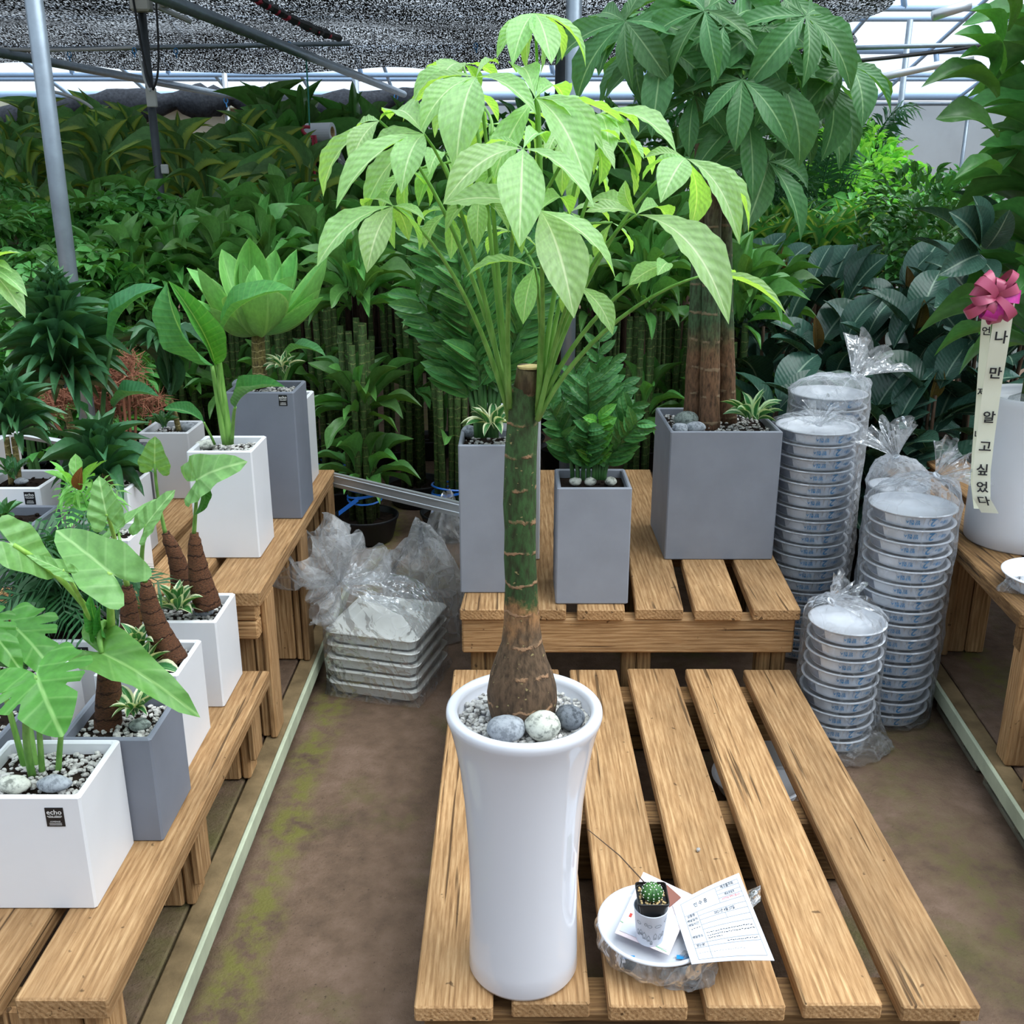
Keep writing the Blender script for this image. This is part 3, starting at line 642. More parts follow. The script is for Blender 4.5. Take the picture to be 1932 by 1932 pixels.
def polar_mesh(name, rad, mat, fold=.1, droop=.25, wave=.03, nr=5, na=36):
    mb = MB(); uv = []
    for i in range(nr + 1):
        for k in range(na + 1):
            th = -math.pi + 2 * math.pi * k / na; r = rad(th) * i / nr
            x, y = r * math.cos(th), r * math.sin(th)
            z = fold * abs(y) - droop * max(0, x) ** 2 + wave * math.sin(9 * th) * (i / nr) ** 2 - .12 * max(0, -x) 
            mb.v.append((x, y, z)); uv.append((x * .55 + .3, y * .55 + .5))
    for i in range(nr):
        for k in range(na): mb.f.append((i * (na + 1) + k, (i + 1) * (na + 1) + k, (i + 1) * (na + 1) + k + 1, i * (na + 1) + k + 1)); mb.m.append(0)
    me = mb.mesh(name, M[mat], (0, 0, 0), True)
    ul = me.uv_layers.new(name='UVMap'); li = np.empty(len(me.loops), int); me.loops.foreach_get('vertex_index', li)
    ul.data.foreach_set('uv', np.array(uv)[li].ravel()); return me
def P_obov(x): return .5 * math.sin(math.pi * min(1, x) ** 1.25) ** .9 * (1 - .25 * x ** 6)
def P_strap(x): return .5 * min(1, (.38 + 1.5 * x)) * (1 - x ** 3.2) ** .9
def P_drac(x): return .5 * min(1, .16 + 2.1 * x) * (1 - x ** 3) ** .85
def P_lance(x): return .5 * (math.sin(math.pi * x ** .8)) ** .8
def P_ell(x): return .5 * (math.sin(math.pi * x)) ** .62
def P_agave(x): return .5 * (.62 + .38 * math.sin(math.pi * min(1, x * .95) ** 1.4)) * (1 - x ** 5) ** .8 * (1 if x < .9 else 1)
def heart_r(th):
    a = abs(th); c = 1 / (1 + .55 * (1 - math.cos(a)))            # long tip, broad shoulders
    r = .34 + .66 * math.exp(-(a / .52) ** 1.4) + .20 * math.exp(-((a - 2.4) / .5) ** 2) + .12 * math.exp(-((a - 1.35) / .6) ** 2)
    return r * (1 - .86 * math.exp(-((a - math.pi) / .32) ** 2))
def monst_r(th):
    r = heart_r(th) * (1.0 + .25 * math.exp(-((abs(th) - 1.2) / .5) ** 2)); a = abs(th)
    for c, w in ((.62, .05), (1.05, .05), (1.5, .05)): r *= 1 - .45 * math.exp(-((a - c) / w) ** 2)
    return r
LM = {}
def variants(key, prof, mat, n, **kw):
    LM[key] = []
    for i in range(n):
        k = dict(kw); 
        for q in ('arch', 'fold', 'ripple', 'curl'):
            if q in k: k[q] *= R.uniform(.6, 1.4)
        k['twist'] = R.uniform(-1, 1) * kw.get('twist', .25); LM[key].append(leaf_mesh(key, prof, mat, **k))
variants('leaflet', P_obov, 'money_leaf', 5, arch=.13, fold=.16, ripple=.012, rk=5, nx=16, ny=6)
variants('leaflet_dark', P_obov, 'money_leaf_dark', 4, arch=.13, fold=.16, ripple=.012, rk=5, nx=12, ny=4)
variants('dracaena', P_drac, 'dracaena_leaf', 5, arch=.16, fold=.35, ripple=.05, rk=1.6, nx=13, ny=4, twist=.4)
variants('compact', P_strap, 'compact_leaf', 4, arch=.18, fold=.5, ripple=.02, rk=2, nx=8, ny=2)
variants('corn', P_strap, 'corn_leaf', 5, arch=.26, fold=.35, ripple=.03, rk=2, nx=9, ny=4, twist=.5)
variants('lime', P_strap, 'lime_edge_leaf', 4, arch=.22, fold=.35, ripple=.03, rk=2, nx=7, ny=4, twist=.4)
variants('rubber', P_ell, 'rubber_leaf', 4, arch=.10, fold=.28, nx=9, ny=4)
variants('bronze', P_lance, 'rubber_bronze', 2, arch=.05, fold=.6, nx=8, ny=2)
variants('scheff', P_obov, 'schefflera_leaf', 3, arch=.12, fold=.25, nx=4, ny=2)
variants('zz', P_ell, 'zz_leaf', 3, arch=.08, fold=.35, nx=6, ny=2)
variants('palm', P_lance, 'palm_leaf', 3, arch=.14, fold=.3, nx=6, ny=2)
variants('agave', P_agave, 'agave_leaf', 3, arch=-.16, fold=.42, nx=12, ny=4, twist=0)
variants('strelitzia', P_ell, 'strelitzia_leaf', 4, arch=.14, fold=.35, ripple=.025, rk=2.5, nx=12, ny=6)
variants('hoya', P_lance, 'hoya_leaf', 3, arch=.12, fold=.3, nx=6, ny=4)
variants('bush', P_obov, 'bush_leaf', 3, arch=.12, fold=.2, nx=5, ny=2)
variants('ficus', P_lance, 'ficus_leaf', 3, arch=.12, fold=.3, nx=5, ny=2)
LM['heart'] = [polar_mesh('heart', heart_r, 'alocasia_leaf', .18, d, w) for d, w in ((.22, .02), (.4, .035), (.1, .03))]
LM['monstera'] = [polar_mesh('monstera', monst_r, 'monstera_leaf', .15, .3, .02, 5, 96)]

def put_leaf(name, key, parent, base, tip, up=(0, 0, 1), w=.35, col=None, mesh=None, rnd=R, lift=1.0):
    base, tip = Vector(base), Vector(tip); org = ORG[parent.name]
    x = tip - base; L = x.length; x = x / L
    z = Vector(up) - x * Vector(up).dot(x)
    if z.length < 1e-4: z = x.orthogonal()
    z.normalize(); y = z.cross(x)
    ob = bpy.data.objects.new(name, mesh or rnd.choice(LM[key])); C.objects.link(ob); ob.parent = parent
    m = Matrix(((x.x * L, y.x * L * w, z.x * L * lift, base.x - org.x), (x.y * L, y.y * L * w, z.y * L * lift, base.y - org.y), (x.z * L, y.z * L * w, z.z * L * lift, base.z - org.z), (0, 0, 0, 1)))
    ob.matrix_basis = m
    if col: ob.color = (col[0], col[1], col[2], 1)
    return ob
def rosette(parent, key, c, n, L, w, el0, el1, axis=(0, 0, 1), spread=.02, rnd=R, hgt=0, name='leaf', droop=0, az0=None, jitL=.25, col=None):
    """leaves around a stem tip: el0 (innermost, steep) to el1 (outermost, drooping) in degrees"""
    c = Vector(c); ax = Vector(axis).normalized(); u = ax.orthogonal().normalized(); v = ax.cross(u)
    a = rnd.random() * 6.28 if az0 is None else az0
    for i in range(n):
        t = i / max(1, n - 1); a += 2.3999 + rnd.uniform(-.25, .25)
        el = math.radians(lerp(el0, el1, t) + rnd.uniform(-10, 10)); h = u * math.cos(a) + v * math.sin(a)
        d = h * math.cos(el) + ax * math.sin(el); l = L * (1 - jitL / 2 + jitL * rnd.random()) * (.75 + .25 * math.sin(math.pi * min(1, t * .8 + .2)))
        b = c + h * spread - ax * hgt * t
        put_leaf(name, key, parent, b, b + d * l, ax * .9 + h * -.25 if math.sin(el) < .8 else -h + ax * .2, w, rnd=rnd, col=col)

# ================================================================ planters, gravel, stones
def square_pot(parent, x0, x1, y0, y1, z0, z1, mat, wall=.012, drop=.022):
    mb = MB(); b = .0035; ix0, ix1, iy0, iy1 = x0 + wall, x1 - wall, y0 + wall, y1 - wall
    def ring(a, c, d, e, z): return [(a, d, z), (c, d, z), (c, e, z), (a, e, z)]
    rings = [ring(x0 + b, x1 - b, y0 + b, y1 - b, z0), ring(x0, x1, y0, y1, z0 + b), ring(x0, x1, y0, y1, z1 - b), ring(x0 + b, x1 - b, y0 + b, y1 - b, z1), ring(ix0 - b, ix1 + b, iy0 - b, iy1 + b, z1), ring(ix0, ix1, iy0, iy1, z1 - b), ring(ix0, ix1, iy0, iy1, z1 - drop - .03)]
    # bevel the upright corners by splitting every ring into eight points
    vs = []
    for r in rings:
        for i in range(4):
            p, pr, nx = Vector(r[i]), Vector(r[i - 1]), Vector(r[(i + 1) % 4])
            vs += [p + (pr - p).normalized() * .004, p + (nx - p).normalized() * .004]
    n = 8; fs = [(i * n + k, i * n + (k + 1) % n, (i + 1) * n + (k + 1) % n, (i + 1) * n + k) for i in range(len(rings) - 1) for k in range(n)]
    fs += [tuple(range(n))[::-1], tuple((len(rings) - 1) * n + k for k in range(n))]
    mb.add(vs, fs); return mb.build('pot', M[mat], parent)
def gravel(parent, n, sampler, z, size, seed, mat='gravel', name='gravel', dz=.006):
    rd = random.Random(seed); mb = MB()
    for _ in range(n):
        x, y = sampler(rd); s = size * rd.uniform(.6, 1.3)
        mb.ball((x, y, z + rd.uniform(-dz, dz * .6)), (s, s * rd.uniform(.6, .9), s * rd.uniform(.5, .8)), 1, .45, rd)
    return stuffpart(mb.build(name, M[mat], parent))
def rect(x0, x1, y0, y1): return lambda rd: (rd.uniform(x0, x1), rd.uniform(y0, y1))
def stone(p, r, mat, label, seed=0, group=None):
    V, F = ICO[3]; rd = random.Random(seed); o = Vector((rd.random() * 9, rd.random() * 9, 0))
    mb = MB(); vs = []
    for v in V:
        k = 1 + .14 * mnoise.noise(Vector(v) * 1.1 + o) + .03 * mnoise.noise(Vector(v) * 3 + o)
        vs.append((v[0] * r[0] * k + p[0], v[1] * r[1] * k + p[1], v[2] * r[2] * k + p[2]))
    mb.add(vs, F); return solo('stone', mb, M[mat], label, 'stone', (p[0], p[1], p[2] - r[2]), group, True)

TXT = {}
def text_verts(s, size=1.0, bold=0.0):
    k = (s, bold)
    if k not in TXT:
        cu = bpy.data.curves.new('t', 'FONT'); cu.body = s; cu.size = 1; cu.align_x = 'CENTER'; cu.align_y = 'CENTER'; cu.resolution_u = 2; cu.offset = bold
        ob = bpy.data.objects.new('t', cu); C.objects.link(ob); bpy.context.view_layer.update()
        me = bpy.data.meshes.new_from_object(ob.evaluated_get(bpy.context.evaluated_depsgraph_get()))
        TXT[k] = ([tuple(v.co) for v in me.vertices], [tuple(p.vertices) for p in me.polygons]); bpy.data.objects.remove(ob); bpy.data.meshes.remove(me); bpy.data.curves.remove(cu)
    V, F = TXT[k]; return [(x * size, y * size) for x, y, z in V], F
TEXTS = ['echo', 'echo plants', 'HOMEPAGE', '나', '만', '알', '고', '싶', '었', '다', '언', '제', '나', '2', '이동', '받침', 'A', 'O', '인 수 증', '상품명', '배달일자', '배달시간', '배달장소', '받는분', '2021년 4월 27일', '에코플라워', '경조사어', '배송완료후', '사진전송 부탁드립니다', 'MEMO', 'Tel']
for _s_ in TEXTS: text_verts(_s_); text_verts(_s_, 1, .02)
def flat_text(mb, s, o, u, v, size, bold=0.0, m=0):
    """lettering laid on the plane through o spanned by u (reading direction) and v (up of the letters)"""
    P, F = text_verts(s, size, bold); o, u, v = Vector(o), Vector(u), Vector(v); mb.add([o + u * x + v * y for x, y in P], F, m)
def pot_label(parent, x, y, z, w, h):
    """black plant-shop sticker on the front face of a planter, centre x, z on the plane y"""
    mb = MB(); mb.box((x - w / 2, y - .0012, z - h / 2), (x + w / 2, y + .0004, z + h / 2), .0004)
    st = mb.build('sticker', M['black_label'], parent)
    mb = MB(); X, Z = Vector((1, 0, 0)), Vector((0, 0, 1)); o = Vector((x, y - .0016, z))
    flat_text(mb, 'echo', o + Z * h * .27, X, Z, h * .36, .01); flat_text(mb, 'echo plants', o + Z * h * .07, X, Z, h * .15); flat_text(mb, 'HOMEPAGE', o - Z * h * .22, X, Z, h * .09, .01)
    for k in (.30, .38, -.02): mb.add([o + X * (-w * .34) - Z * h * k, o + X * (w * .34) - Z * h * k, o + X * (w * .34) - Z * h * (k + .025), o - X * w * .34 - Z * h * (k + .025)], [(0, 3, 2, 1)])
    p = mb.build('lettering', M['white_ink'], st)

# ================================================================ the big white pot and its money tree
PX, PY = .021, 1.535
t = thing('potted_money_tree', 'tall money tree with bright green leaves in a flared glossy white pot', 'potted plant', (PX, PY, .2))
mb = MB()
prof = [(.0, .2), (.092, .2), (.0985, .203), (.1015, .21), (.1005, .25), (.0985, .33), (.0985, .42), (.101, .50), (.1055, .58), (.1125, .65), (.1205, .70), (.1285, .737), (.1325, .748), (.1345, .757), (.1335, .765), (.1295, .769), (.122, .769), (.116, .766), (.1135, .758), (.112, .735), (.0, .73)]
prof = [(r_, .2 + (z_ - .2) * .955) for r_, z_ in prof]; mb.lathe(prof, 96, (PX, PY, 0)); mb.build('pot', M['white_glaze'], t, smooth=True)
def ann(rd):
    while True:
        r, a = .111 * math.sqrt(rd.random()), rd.random() * 6.283
        if r > .03: return PX + r * math.cos(a), PY + r * math.sin(a)
gravel(t, 900, ann, .719, .0066, 5, dz=.007)
# trunk
Z0 = .71
tp = [(988, 1345, .056), (986, 1322, .060), (984, 1298, .0595), (983, 1270, .0535), (983, 1245, .0445), (984, 1215, .036), (984, 1180, .0305), (984, 1140, .0282), (983, 1100, .0268), (981, 1050, .0262), (981, 1000, .0258), (981, 950, .0262), (982, 900, .0258), (983, 850, .0255), (985, 800, .0245), (986, 770, .0248), (987, 745, .0262), (988, 730, .024), (988, 722, .012)]
pts = [at(x, y, PY) for x, y, _ in tp]; mb = MB(); mb.tube(pts, [r for *_, r in tp], 28)
mb.v = [tuple(Vector(p) + Vector((1, 1, 0)) * .0022 * mnoise.noise(Vector(p) * 45)) for p in mb.v]
o = t.location.copy(); tr = MB(); tr.v, tr.f, tr.m = mb.v, mb.f, mb.m
trunk = tr.build('trunk', M['money_bark'], t, (PX, PY, Z0), True); trunk.location = (0, 0, Z0 - .2); ORG[trunk.name] = Vector((PX, PY, Z0))
mb = MB(); s0, s1 = at(990, 745, PY - .004), at(998, 694, PY - .012); mb.tube([s0, s0.lerp(s1, .5), s1], [.021, .0185, .0185], 18); sb = mb.build('trunk_stub', M['money_bark_old'], t, smooth=True)
mb = MB(); mb.tube([s1, s1 + Vector((0, 0, .003))], [.0182, .0178], 18); mb.build('cut_face', M['cut_wood'], t)
# compound leaves: hub pixel, hub distance, then leaflet tips (pixel, distance change, width ratio)
HERO = [
 (1009, 25, 1.50, [(937, 111, -.03, .26), (967, 124, -.07, .34), (994, 134, .05, .28), (1040, 121, -.08, .38), (1060, 114, .05, .36), (1105, 127, .02, .28), (1019, 141, .0, .3)]),
 (898, 146, 1.42, [(860, 326, -.09, .38), (793, 248, -.06, .28), (1012, 217, -.06, .30), (942, 122, .05, .22), (782, 195, .02, .34), (842, 240, .08, .3)]),
 (873, 122, 1.52, [(780, 192, -.02, .34), (835, 145, -.07, .5), (842, 205, -.05, .3), (905, 175, .05, .3), (940, 150, .06, .26), (800, 160, .05, .3)]),
 (987, 281, 1.27, [(980, 467, -.10, .37), (836, 386, -.08, .24), (1121, 392, -.07, .28), (1030, 271, .08, .32), (911, 285, .04, .2), (1090, 345, .05, .3)]),
 (1010, 185, 1.40, [(1110, 358, -.10, .34), (932, 338, -.04, .30), (1138, 290, -.05, .28), (1182, 238, .03, .2), (974, 137, .10, .36), (1067, 195, .10, .36), (1115, 331, .03, .32)]),
 (800, 253, 1.40, [(757, 366, -.07, .42), (634, 394, -.07, .24), (689, 400, .03, .32), (696, 301, .05, .28), (840, 215, .10, .36), (735, 225, .10, .4)]),
 (716, 228, 1.48, [(661, 315, -.05, .36), (610, 371, .04, .22), (664, 255, .06, .34), (752, 215, -.02, .5), (700, 300, .05, .3)]),
 (742, 389, 1.38, [(598, 503, -.06, .24), (692, 515, -.07, .34), (802, 416, -.02, .42), (690, 400, .07, .36), (745, 470, .07, .24), (772, 455, .06, .3), (790, 475, .04, .24)]),
 (1019, 397, 1.28, [(1083, 601, -.10, .38), (1161, 525, .0, .36), (838, 385, .04, .26), (1075, 405, .10, .3), (985, 480, .08, .3), (1060, 560, .09, .3)]),
 (1293, 299, 1.40, [(1246, 383, -.07, .44), (1302, 431, .04, .38), (1395, 461, -.08, .24), (1412, 439, .03, .24), (1212, 340, .06, .44), (1215, 298, .0, .2)]),
 (1201, 405, 1.36, [(1375, 612, -.13, .28), (1104, 400, -.02, .26), (1180, 340, .02, .45), (1260, 420, .10, .3), (1110, 380, .08, .3)]),
 (1130, 215, 1.46, [(1276, 287, -.04, .34), (1205, 250, .06, .25), (1200, 340, .05, .36), (1150, 300, -.08, .34), (1190, 275, -.05, .30)]),
 (1160, 268, 1.50, [(1215, 300, -.03, .4), (1196, 370, .03, .36), (1230, 330, .05, .4), (1120, 330, .02, .36)]),
 (1262, 498, 1.42, [(1186, 538, -.03, .42), (1200, 550, .04, .42), (1240, 520, -.05, .4)]),
 (1325, 520, 1.40, [(1483, 592, -.05, .16), (1390, 530, .05, .2)]),
 (1008, 505, 1.38, [(878, 524, .0, .20), (987, 612, -.03, .38), (1060, 560, .05, .3)]),
 (1090, 540, 1.40, [(1156, 632, -.03, .38), (1065, 600, .06, .3), (1110, 480, .06, .3)]),
 (965, 437, 1.58, [(872, 468, -.02, .34), (1015, 470, .0, .36), (920, 480, .06, .3)]),
 (925, 235, 1.62, [(870, 330, .03, .3), (960, 320, -.02, .32), (905, 340, .06, .3), (1000, 290, .05, .32), (850, 270, .05, .3)]),
 (1060, 250, 1.60, [(1060, 370, -.02, .32), (1110, 320, .05, .32), (1010, 340, .04, .32), (1130, 270, .06, .3), (1030, 300, -.06, .3)]),
 (840, 290, 1.60, [(790, 390, -.02, .32), (850, 400, .0, .3), (880, 370, .05, .32), (770, 330, .06, .34), (810, 330, -.08, .3)]),
 (950, 300, 1.48, [(900, 385, -.02, .3), (940, 400, .04, .3), (1000, 380, .0, .3), (880, 340, .04, .3)]),
 (880, 175, 1.66, [(820, 260, .02, .32), (760, 230, .04, .3), (900, 270, .04, .34), (940, 230, .05, .32)]),
 (985, 215, 1.66, [(950, 300, .02, .34), (1010, 290, .04, .3), (1050, 260, .05, .32)]),
 (770, 320, 1.56, [(720, 400, .0, .34), (770, 420, .03, .32), (700, 350, .04, .32), (810, 390, .04, .32)]),
 (905, 372, 1.48, [(840, 440, -.04, .32), (900, 470, -.05, .34), (960, 440, .0, .32), (855, 390, .05, .3), (940, 400, .06, .3)]),
 (1075, 400, 1.52, [(1050, 490, -.03, .34), (1120, 470, .0, .34), (1150, 420, .05, .3), (1030, 440, .05, .3)]),
 (845, 400, 1.58, [(800, 470, .0, .32), (850, 490, .02, .32), (890, 450, .05, .3), (790, 430, .05, .32)]),
 (1110, 250, 1.38, [(1090, 350, -.06, .34), (1160, 320, -.04, .32), (1170, 265, .02, .28), (1060, 300, .02, .3), (1130, 350, .03, .32)]),
 (1155, 420, 1.56, [(1130, 500, .0, .32), (1190, 480, .02, .3), (1110, 450, .04, .3)]),
 (1100, 300, 1.62, [(1080, 400, -.02, .3), (1140, 390, .03, .32), (1060, 350, .03, .3)]),
]
PET = []; rdm = random.Random(11); top = at(987, 735, PY)
for hi, (hx, hy, hY, tips) in enumerate(HERO):
    hub = at(hx, hy, hY); an = math.atan2(hub.y - PY, hub.x - PX) + rdm.uniform(-.5, .5); a0 = top + Vector((.023 * math.cos(an), .022 * math.sin(an), rdm.uniform(-.05, -.01)))
    if a0.y < top.y and abs(a0.x - top.x) < .017: a0.x = top.x + (-.021 if hx < 1000 else .022); an = math.atan2(a0.y - top.y, a0.x - top.x)
    if hi >= 17: a0 = min(PET, key=lambda q: (q[-1] - hub).length)[7].copy(); an = 0
    d = hub - a0; c1 = a0 + Vector((d.x * .12 + .018 * math.cos(an), d.y * .12 + .018 * math.sin(an), d.z * .45)); c2 = a0 + Vector((d.x * .62, d.y * .62, d.z * .88))
    mb = MB(); P = bez(a0, c1, c2, hub, 12); PET.append(P); mb.tube(P, [lerp(.0046 if hi < 17 else .0026, .0017, i / 12) for i in range(13)], 7)
    st = mb.build('leaf_stem', M['green_stalk'], t, smooth=True)
    for (tx, ty, dY, w) in tips:
        tip = at(tx, ty, hY + dY); q = tip - hub
        out = Vector((hub.x - PX, hub.y - PY, 0)); 
        up = Vector((0, -.35, 1)) + out * .8 - Vector((q.x, q.y, 0)).normalized() * .05 if q.length else Vector((0, 0, 1))
        if abs(q.z) > .7 * q.length: up = Vector((q.x, q.y, 0)).normalized() + Vector((0, -.9, .55))
        kc = None
        put_leaf('leaflet', 'leaflet', st, hub, tip, up, w * 1.02, kc, rnd=rdm)
stone(on(955, 1382, .735) + Vector((0, .006, .004)), (.032, .026, .022), 'granite', 'smooth pale grey stone below the bright money tree trunk', 1)
stone(on(1024, 1378, .738) + Vector((0, .008, .004)), (.030, .026, .026), 'speckled_stone', 'round off-white pitted stone in the glossy white pot', 2)
stone(on(1080, 1362, .735) + Vector((-.004, .008, .004)), (.026, .024, .021), 'dark_granite', 'dark slate grey stone at the rim of the glossy white pot', 3)
# ================================================================ plants and pots on the benches
def potted(name, label, x0, x1, y0, y1, z0, z1, mat, fill='gravel', n=170, drop=.022, seed=1, group=None):
    t = thing(name, label, 'potted plant', ((x0 + x1) / 2, (y0 + y1) / 2, z0), group)
    square_pot(t, x0, x1, y0, y1, z0, z1, mat)
    zf = z1 - drop
    mb = MB(); mb.grid(8, 8, lambda u, v: (lerp(x0 + .0115, x1 - .0115, u), lerp(y0 + .0115, y1 - .0115, v), zf - .004 + .004 * mnoise.noise((u * 7, v * 7, seed)))); mb.build('soil', M['soil'], t, smooth=True)
    if fill == 'gravel': gravel(t, n, rect(x0 + .016, x1 - .016, y0 + .016, y1 - .016), zf, .0062, seed)
    else: gravel(t, 70, rect(x0 + .016, x1 - .016, y0 + .016, y1 - .016), zf - .003, .006, seed, 'soil', 'soil_clods')
    t['_x'] = 0; del t['_x']
    return t
def stem(t, pts, r0, r1, mat='green_stalk', name='stem', n=10, seg=8):
    P = bez(*pts, n) if len(pts) == 4 else [Vector(p) for p in pts]
    k = len(P) - 1; mb = MB(); mb.tube(P, [lerp(r0, r1, i / k) for i in range(k + 1)], seg); return mb.build(name, M[mat], t, smooth=True)
def sway(a, b, k=.25, rnd=R):
    a, b = Vector(a), Vector(b); d = b - a
    return [a, a + Vector((d.x * k * .4, d.y * k * .4, d.z * .4)), a + Vector((d.x * (k + .3), d.y * (k + .3), d.z * .8)), b]
def corm(t, a, b, r0, r1, bend=.0):
    a, b = Vector(a), Vector(b); P = []; rr = []
    for i in range(22):
        s = i / 21; p = a.lerp(b, s); p.x += bend * math.sin(math.pi * s); P.append(p)
        rr.append(lerp(r0, r1, s ** 1.3) * (1 + .02 * math.sin(i * 2.2)) * (1 if s < .93 else .8))
    mb = MB(); mb.tube(P, rr, 18); mb.v = [tuple(Vector(p) + Vector((1, 1, .6)) * .0016 * mnoise.noise(Vector(p) * 90)) for p in mb.v]
    return mb.build('corm', M['corm_bark'], t, smooth=True)
def heart(t, a, hub, tip, up, w=1.0, v=0, r=.0055, key='heart', mat='green_stalk', ctrl=None, col=None):
    """a stalk from a to the hub, carrying one heart leaf whose point is at tip"""
    st = stem(t, [a, *(ctrl or (Vector(a) + (Vector(hub) - Vector(a)) * .3 + Vector((0, 0, .02)), Vector(a) + (Vector(hub) - Vector(a)) * .75 + Vector((0, 0, .03)))), hub], r, r * .6, mat, 'leaf_stem')
    put_leaf('leaf_blade', key, st, hub, tip, up, w, col, LM[key][v % len(LM[key])]); return st
def sprig(t, c, n, L, w, key='hoya', el=(75, 5), seed=0, spread=.008):
    rosette(t, key, c, n, L, w, el[0], el[1], spread=spread, rnd=random.Random(seed), hgt=-.02)
def pinnate(t, a, b, n, L, w, key='zz', r=.005, seed=0, bow=.1, t0=.25, mat='dark_stalk', col=None):
    """an upright stem with leaves in two rows"""
    rd = random.Random(seed); a, b = Vector(a), Vector(b); d = b - a; side = Vector((d.x, d.y, 0)); c2 = a + d * .66 - side * bow * 2
    P = bez(a, a + Vector((0, 0, d.z * .33)), c2, b, 10); k = 10; mb = MB(); mb.tube(P, [lerp(r, r * .35, i / k) for i in range(k + 1)], 6); st = mb.build('leaf_stem', M[mat], t, smooth=True)
    for i in range(n):
        s = t0 + (1 - t0) * i / (n - 1); f = s * k; j = min(int(f), k - 1); p = P[j].lerp(P[j + 1], f - j); tg = (P[j + 1] - P[j]).normalized()
        lat = tg.cross(Vector((rd.uniform(-.5, .5), -1, .2))).normalized() * (1 if i % 2 else -1); q = (lat * .8 + tg * .75 + Vector((0, rd.uniform(-.35, .2), 0))).normalized()
        put_leaf('leaf', key, st, p, p + q * L * (1 - .45 * max(0, s - .5)) * rd.uniform(.85, 1.1), Vector((0, -1, .6)) - tg * .2, w, rnd=rd, col=col)
def frond(t, a, b, n, L, w, seed, mat='palm_leaf', r=.003):
    """one arching palm frond with fine leaflets, a single part"""
    rd = random.Random(seed); a, b = Vector(a), Vector(b); d = b - a
    P = bez(a, a + Vector((d.x * .1, d.y * .1, d.z * .7 + .05)), a + Vector((d.x * .5, d.y * .5, d.z + .06)), b, 10); mb = MB(); mb.tube(P, [lerp(r, r * .4, i / 10) for i in range(11)], 5)
    for i in range(n):
        s = .3 + .7 * i / (n - 1); f = min(s * 10, 9.999); j = int(f); p = P[j].lerp(P[j + 1], f - j); tg = (P[j + 1] - P[j]).normalized()
        for sg in (-1, 1):
            lat = tg.cross(Vector((0, -.5, 1))).normalized() * sg; q = (lat + tg * .7 + Vector((0, 0, -.15))).normalized(); l = L * (1 - .5 * abs(s - .6)) * rd.uniform(.8, 1.1); nn = q.cross(tg).normalized() * l * w
            e = p + q * l + Vector((0, 0, -l * .25)); m_ = p + q * l * .55; wd = tg * l * w * .5
            mb.add([p - wd * .4, p + wd * .4, m_ + wd + nn * .2, e, m_ - wd + nn * .2], [(0, 1, 2, 4), (4, 2, 3)])
    return mb.build('frond', M[mat], t)

# ---- lower left bench
t = potted('potted_monstera', 'white square pot with monstera leaves and a black sticker, at the bench end', -.963, -.748, 1.499, 1.69, LZ, .585, 'white_pot', n=330, seed=2)
pot_label(t, on(126, 1540, .5).x * .0 - .796, 1.499, .545, .032, .038)
F = Vector((0, -.75, .65))
b0 = Vector((-.80, 1.60, .56))
heart(t, at(62, 1468, 1.60), at(70, 1278, 1.53), at(105, 1372, 1.45), Vector((.05, -.6, .8)), 1.45, 0, .0075, 'monstera', ctrl=(at(45, 1400, 1.58), at(40, 1330, 1.55)))
stem(t, [at(80, 1462, 1.61), at(75, 1400, 1.60), at(72, 1330, 1.57), at(66, 1290, 1.56)], .006, .004)
stem(t, [at(110, 1462, 1.62), at(112, 1400, 1.62), at(120, 1350, 1.60), at(122, 1320, 1.58)], .006, .004)
heart(t, at(70, 1462, 1.63), at(30, 1185, 1.70), at(112, 1258, 1.62), Vector((.2, -.3, 1)), .85, 0, .006, 'monstera')
heart(t, at(50, 1462, 1.63), at(-30, 1175, 1.64), at(40, 1252, 1.60), Vector((.1, -.4, 1)), .8, 0, .006, 'monstera')
stone(on(25, 1487, .575) + Vector((0, .005, .004)), (.030, .019, .015), 'speckled_stone', 'flat pitted pale stone in the monstera pot', 4)
stone(on(100, 1485, .575) + Vector((0, .005, .004)), (.031, .018, .014), 'granite', 'flat smooth grey stone in the monstera pot', 5)

t = potted('potted_alocasia', 'grey square pot with one thick alocasia corm and large drooping leaves', -.873, -.692, 1.694, 1.878, LZ, .582, 'blue_grey_pot', n=260, seed=3)
corm(t, at(203, 1388, 1.785), at(208, 1195, 1.785), .0275, .017)
tp_ = at(208, 1195, 1.785)
heart(t, tp_, at(192, 1232, 1.72), at(350, 1300, 1.62), Vector((-.1, -.45, 1)), .52, 1, .008, col=(.72, .82, .62), ctrl=(at(195, 1150, 1.76), at(180, 1190, 1.74)))
heart(t, tp_, at(208, 1080, 1.70), at(95, 988, 1.75), Vector((.1, -.75, .65)), .80, 0, .009, 'heart', 'lime_stalk', ctrl=(at(212, 1170, 1.76), at(205, 1130, 1.73)))
heart(t, at(190, 1200, 1.78), at(25, 1028, 1.66), at(118, 1086, 1.70), Vector((.05, -.6, .8)), .95, 0, .007, 'heart', 'lime_stalk', ctrl=(at(180, 1160, 1.76), at(120, 1080, 1.70)))
heart(t, at(185, 1210, 1.78), at(118, 1076, 1.60), at(52, 1045, 1.58), Vector((0, -.6, .8)), .55, 2, .005, 'heart', 'lime_stalk')
for a, b in (((196, 1200), (170, 1120)), ((204, 1200), (190, 1140)), ((190, 1215), (172, 1175))):
    put_leaf('leaf_sheath', 'strelitzia', t, at(*a, 1.77), at(*b, 1.74), (0, -1, .2), .22, (1.2, 1.25, .8))
sprig(t, at(255, 1350, 1.78), 14, .062, .30, el=(60, -5), seed=3)
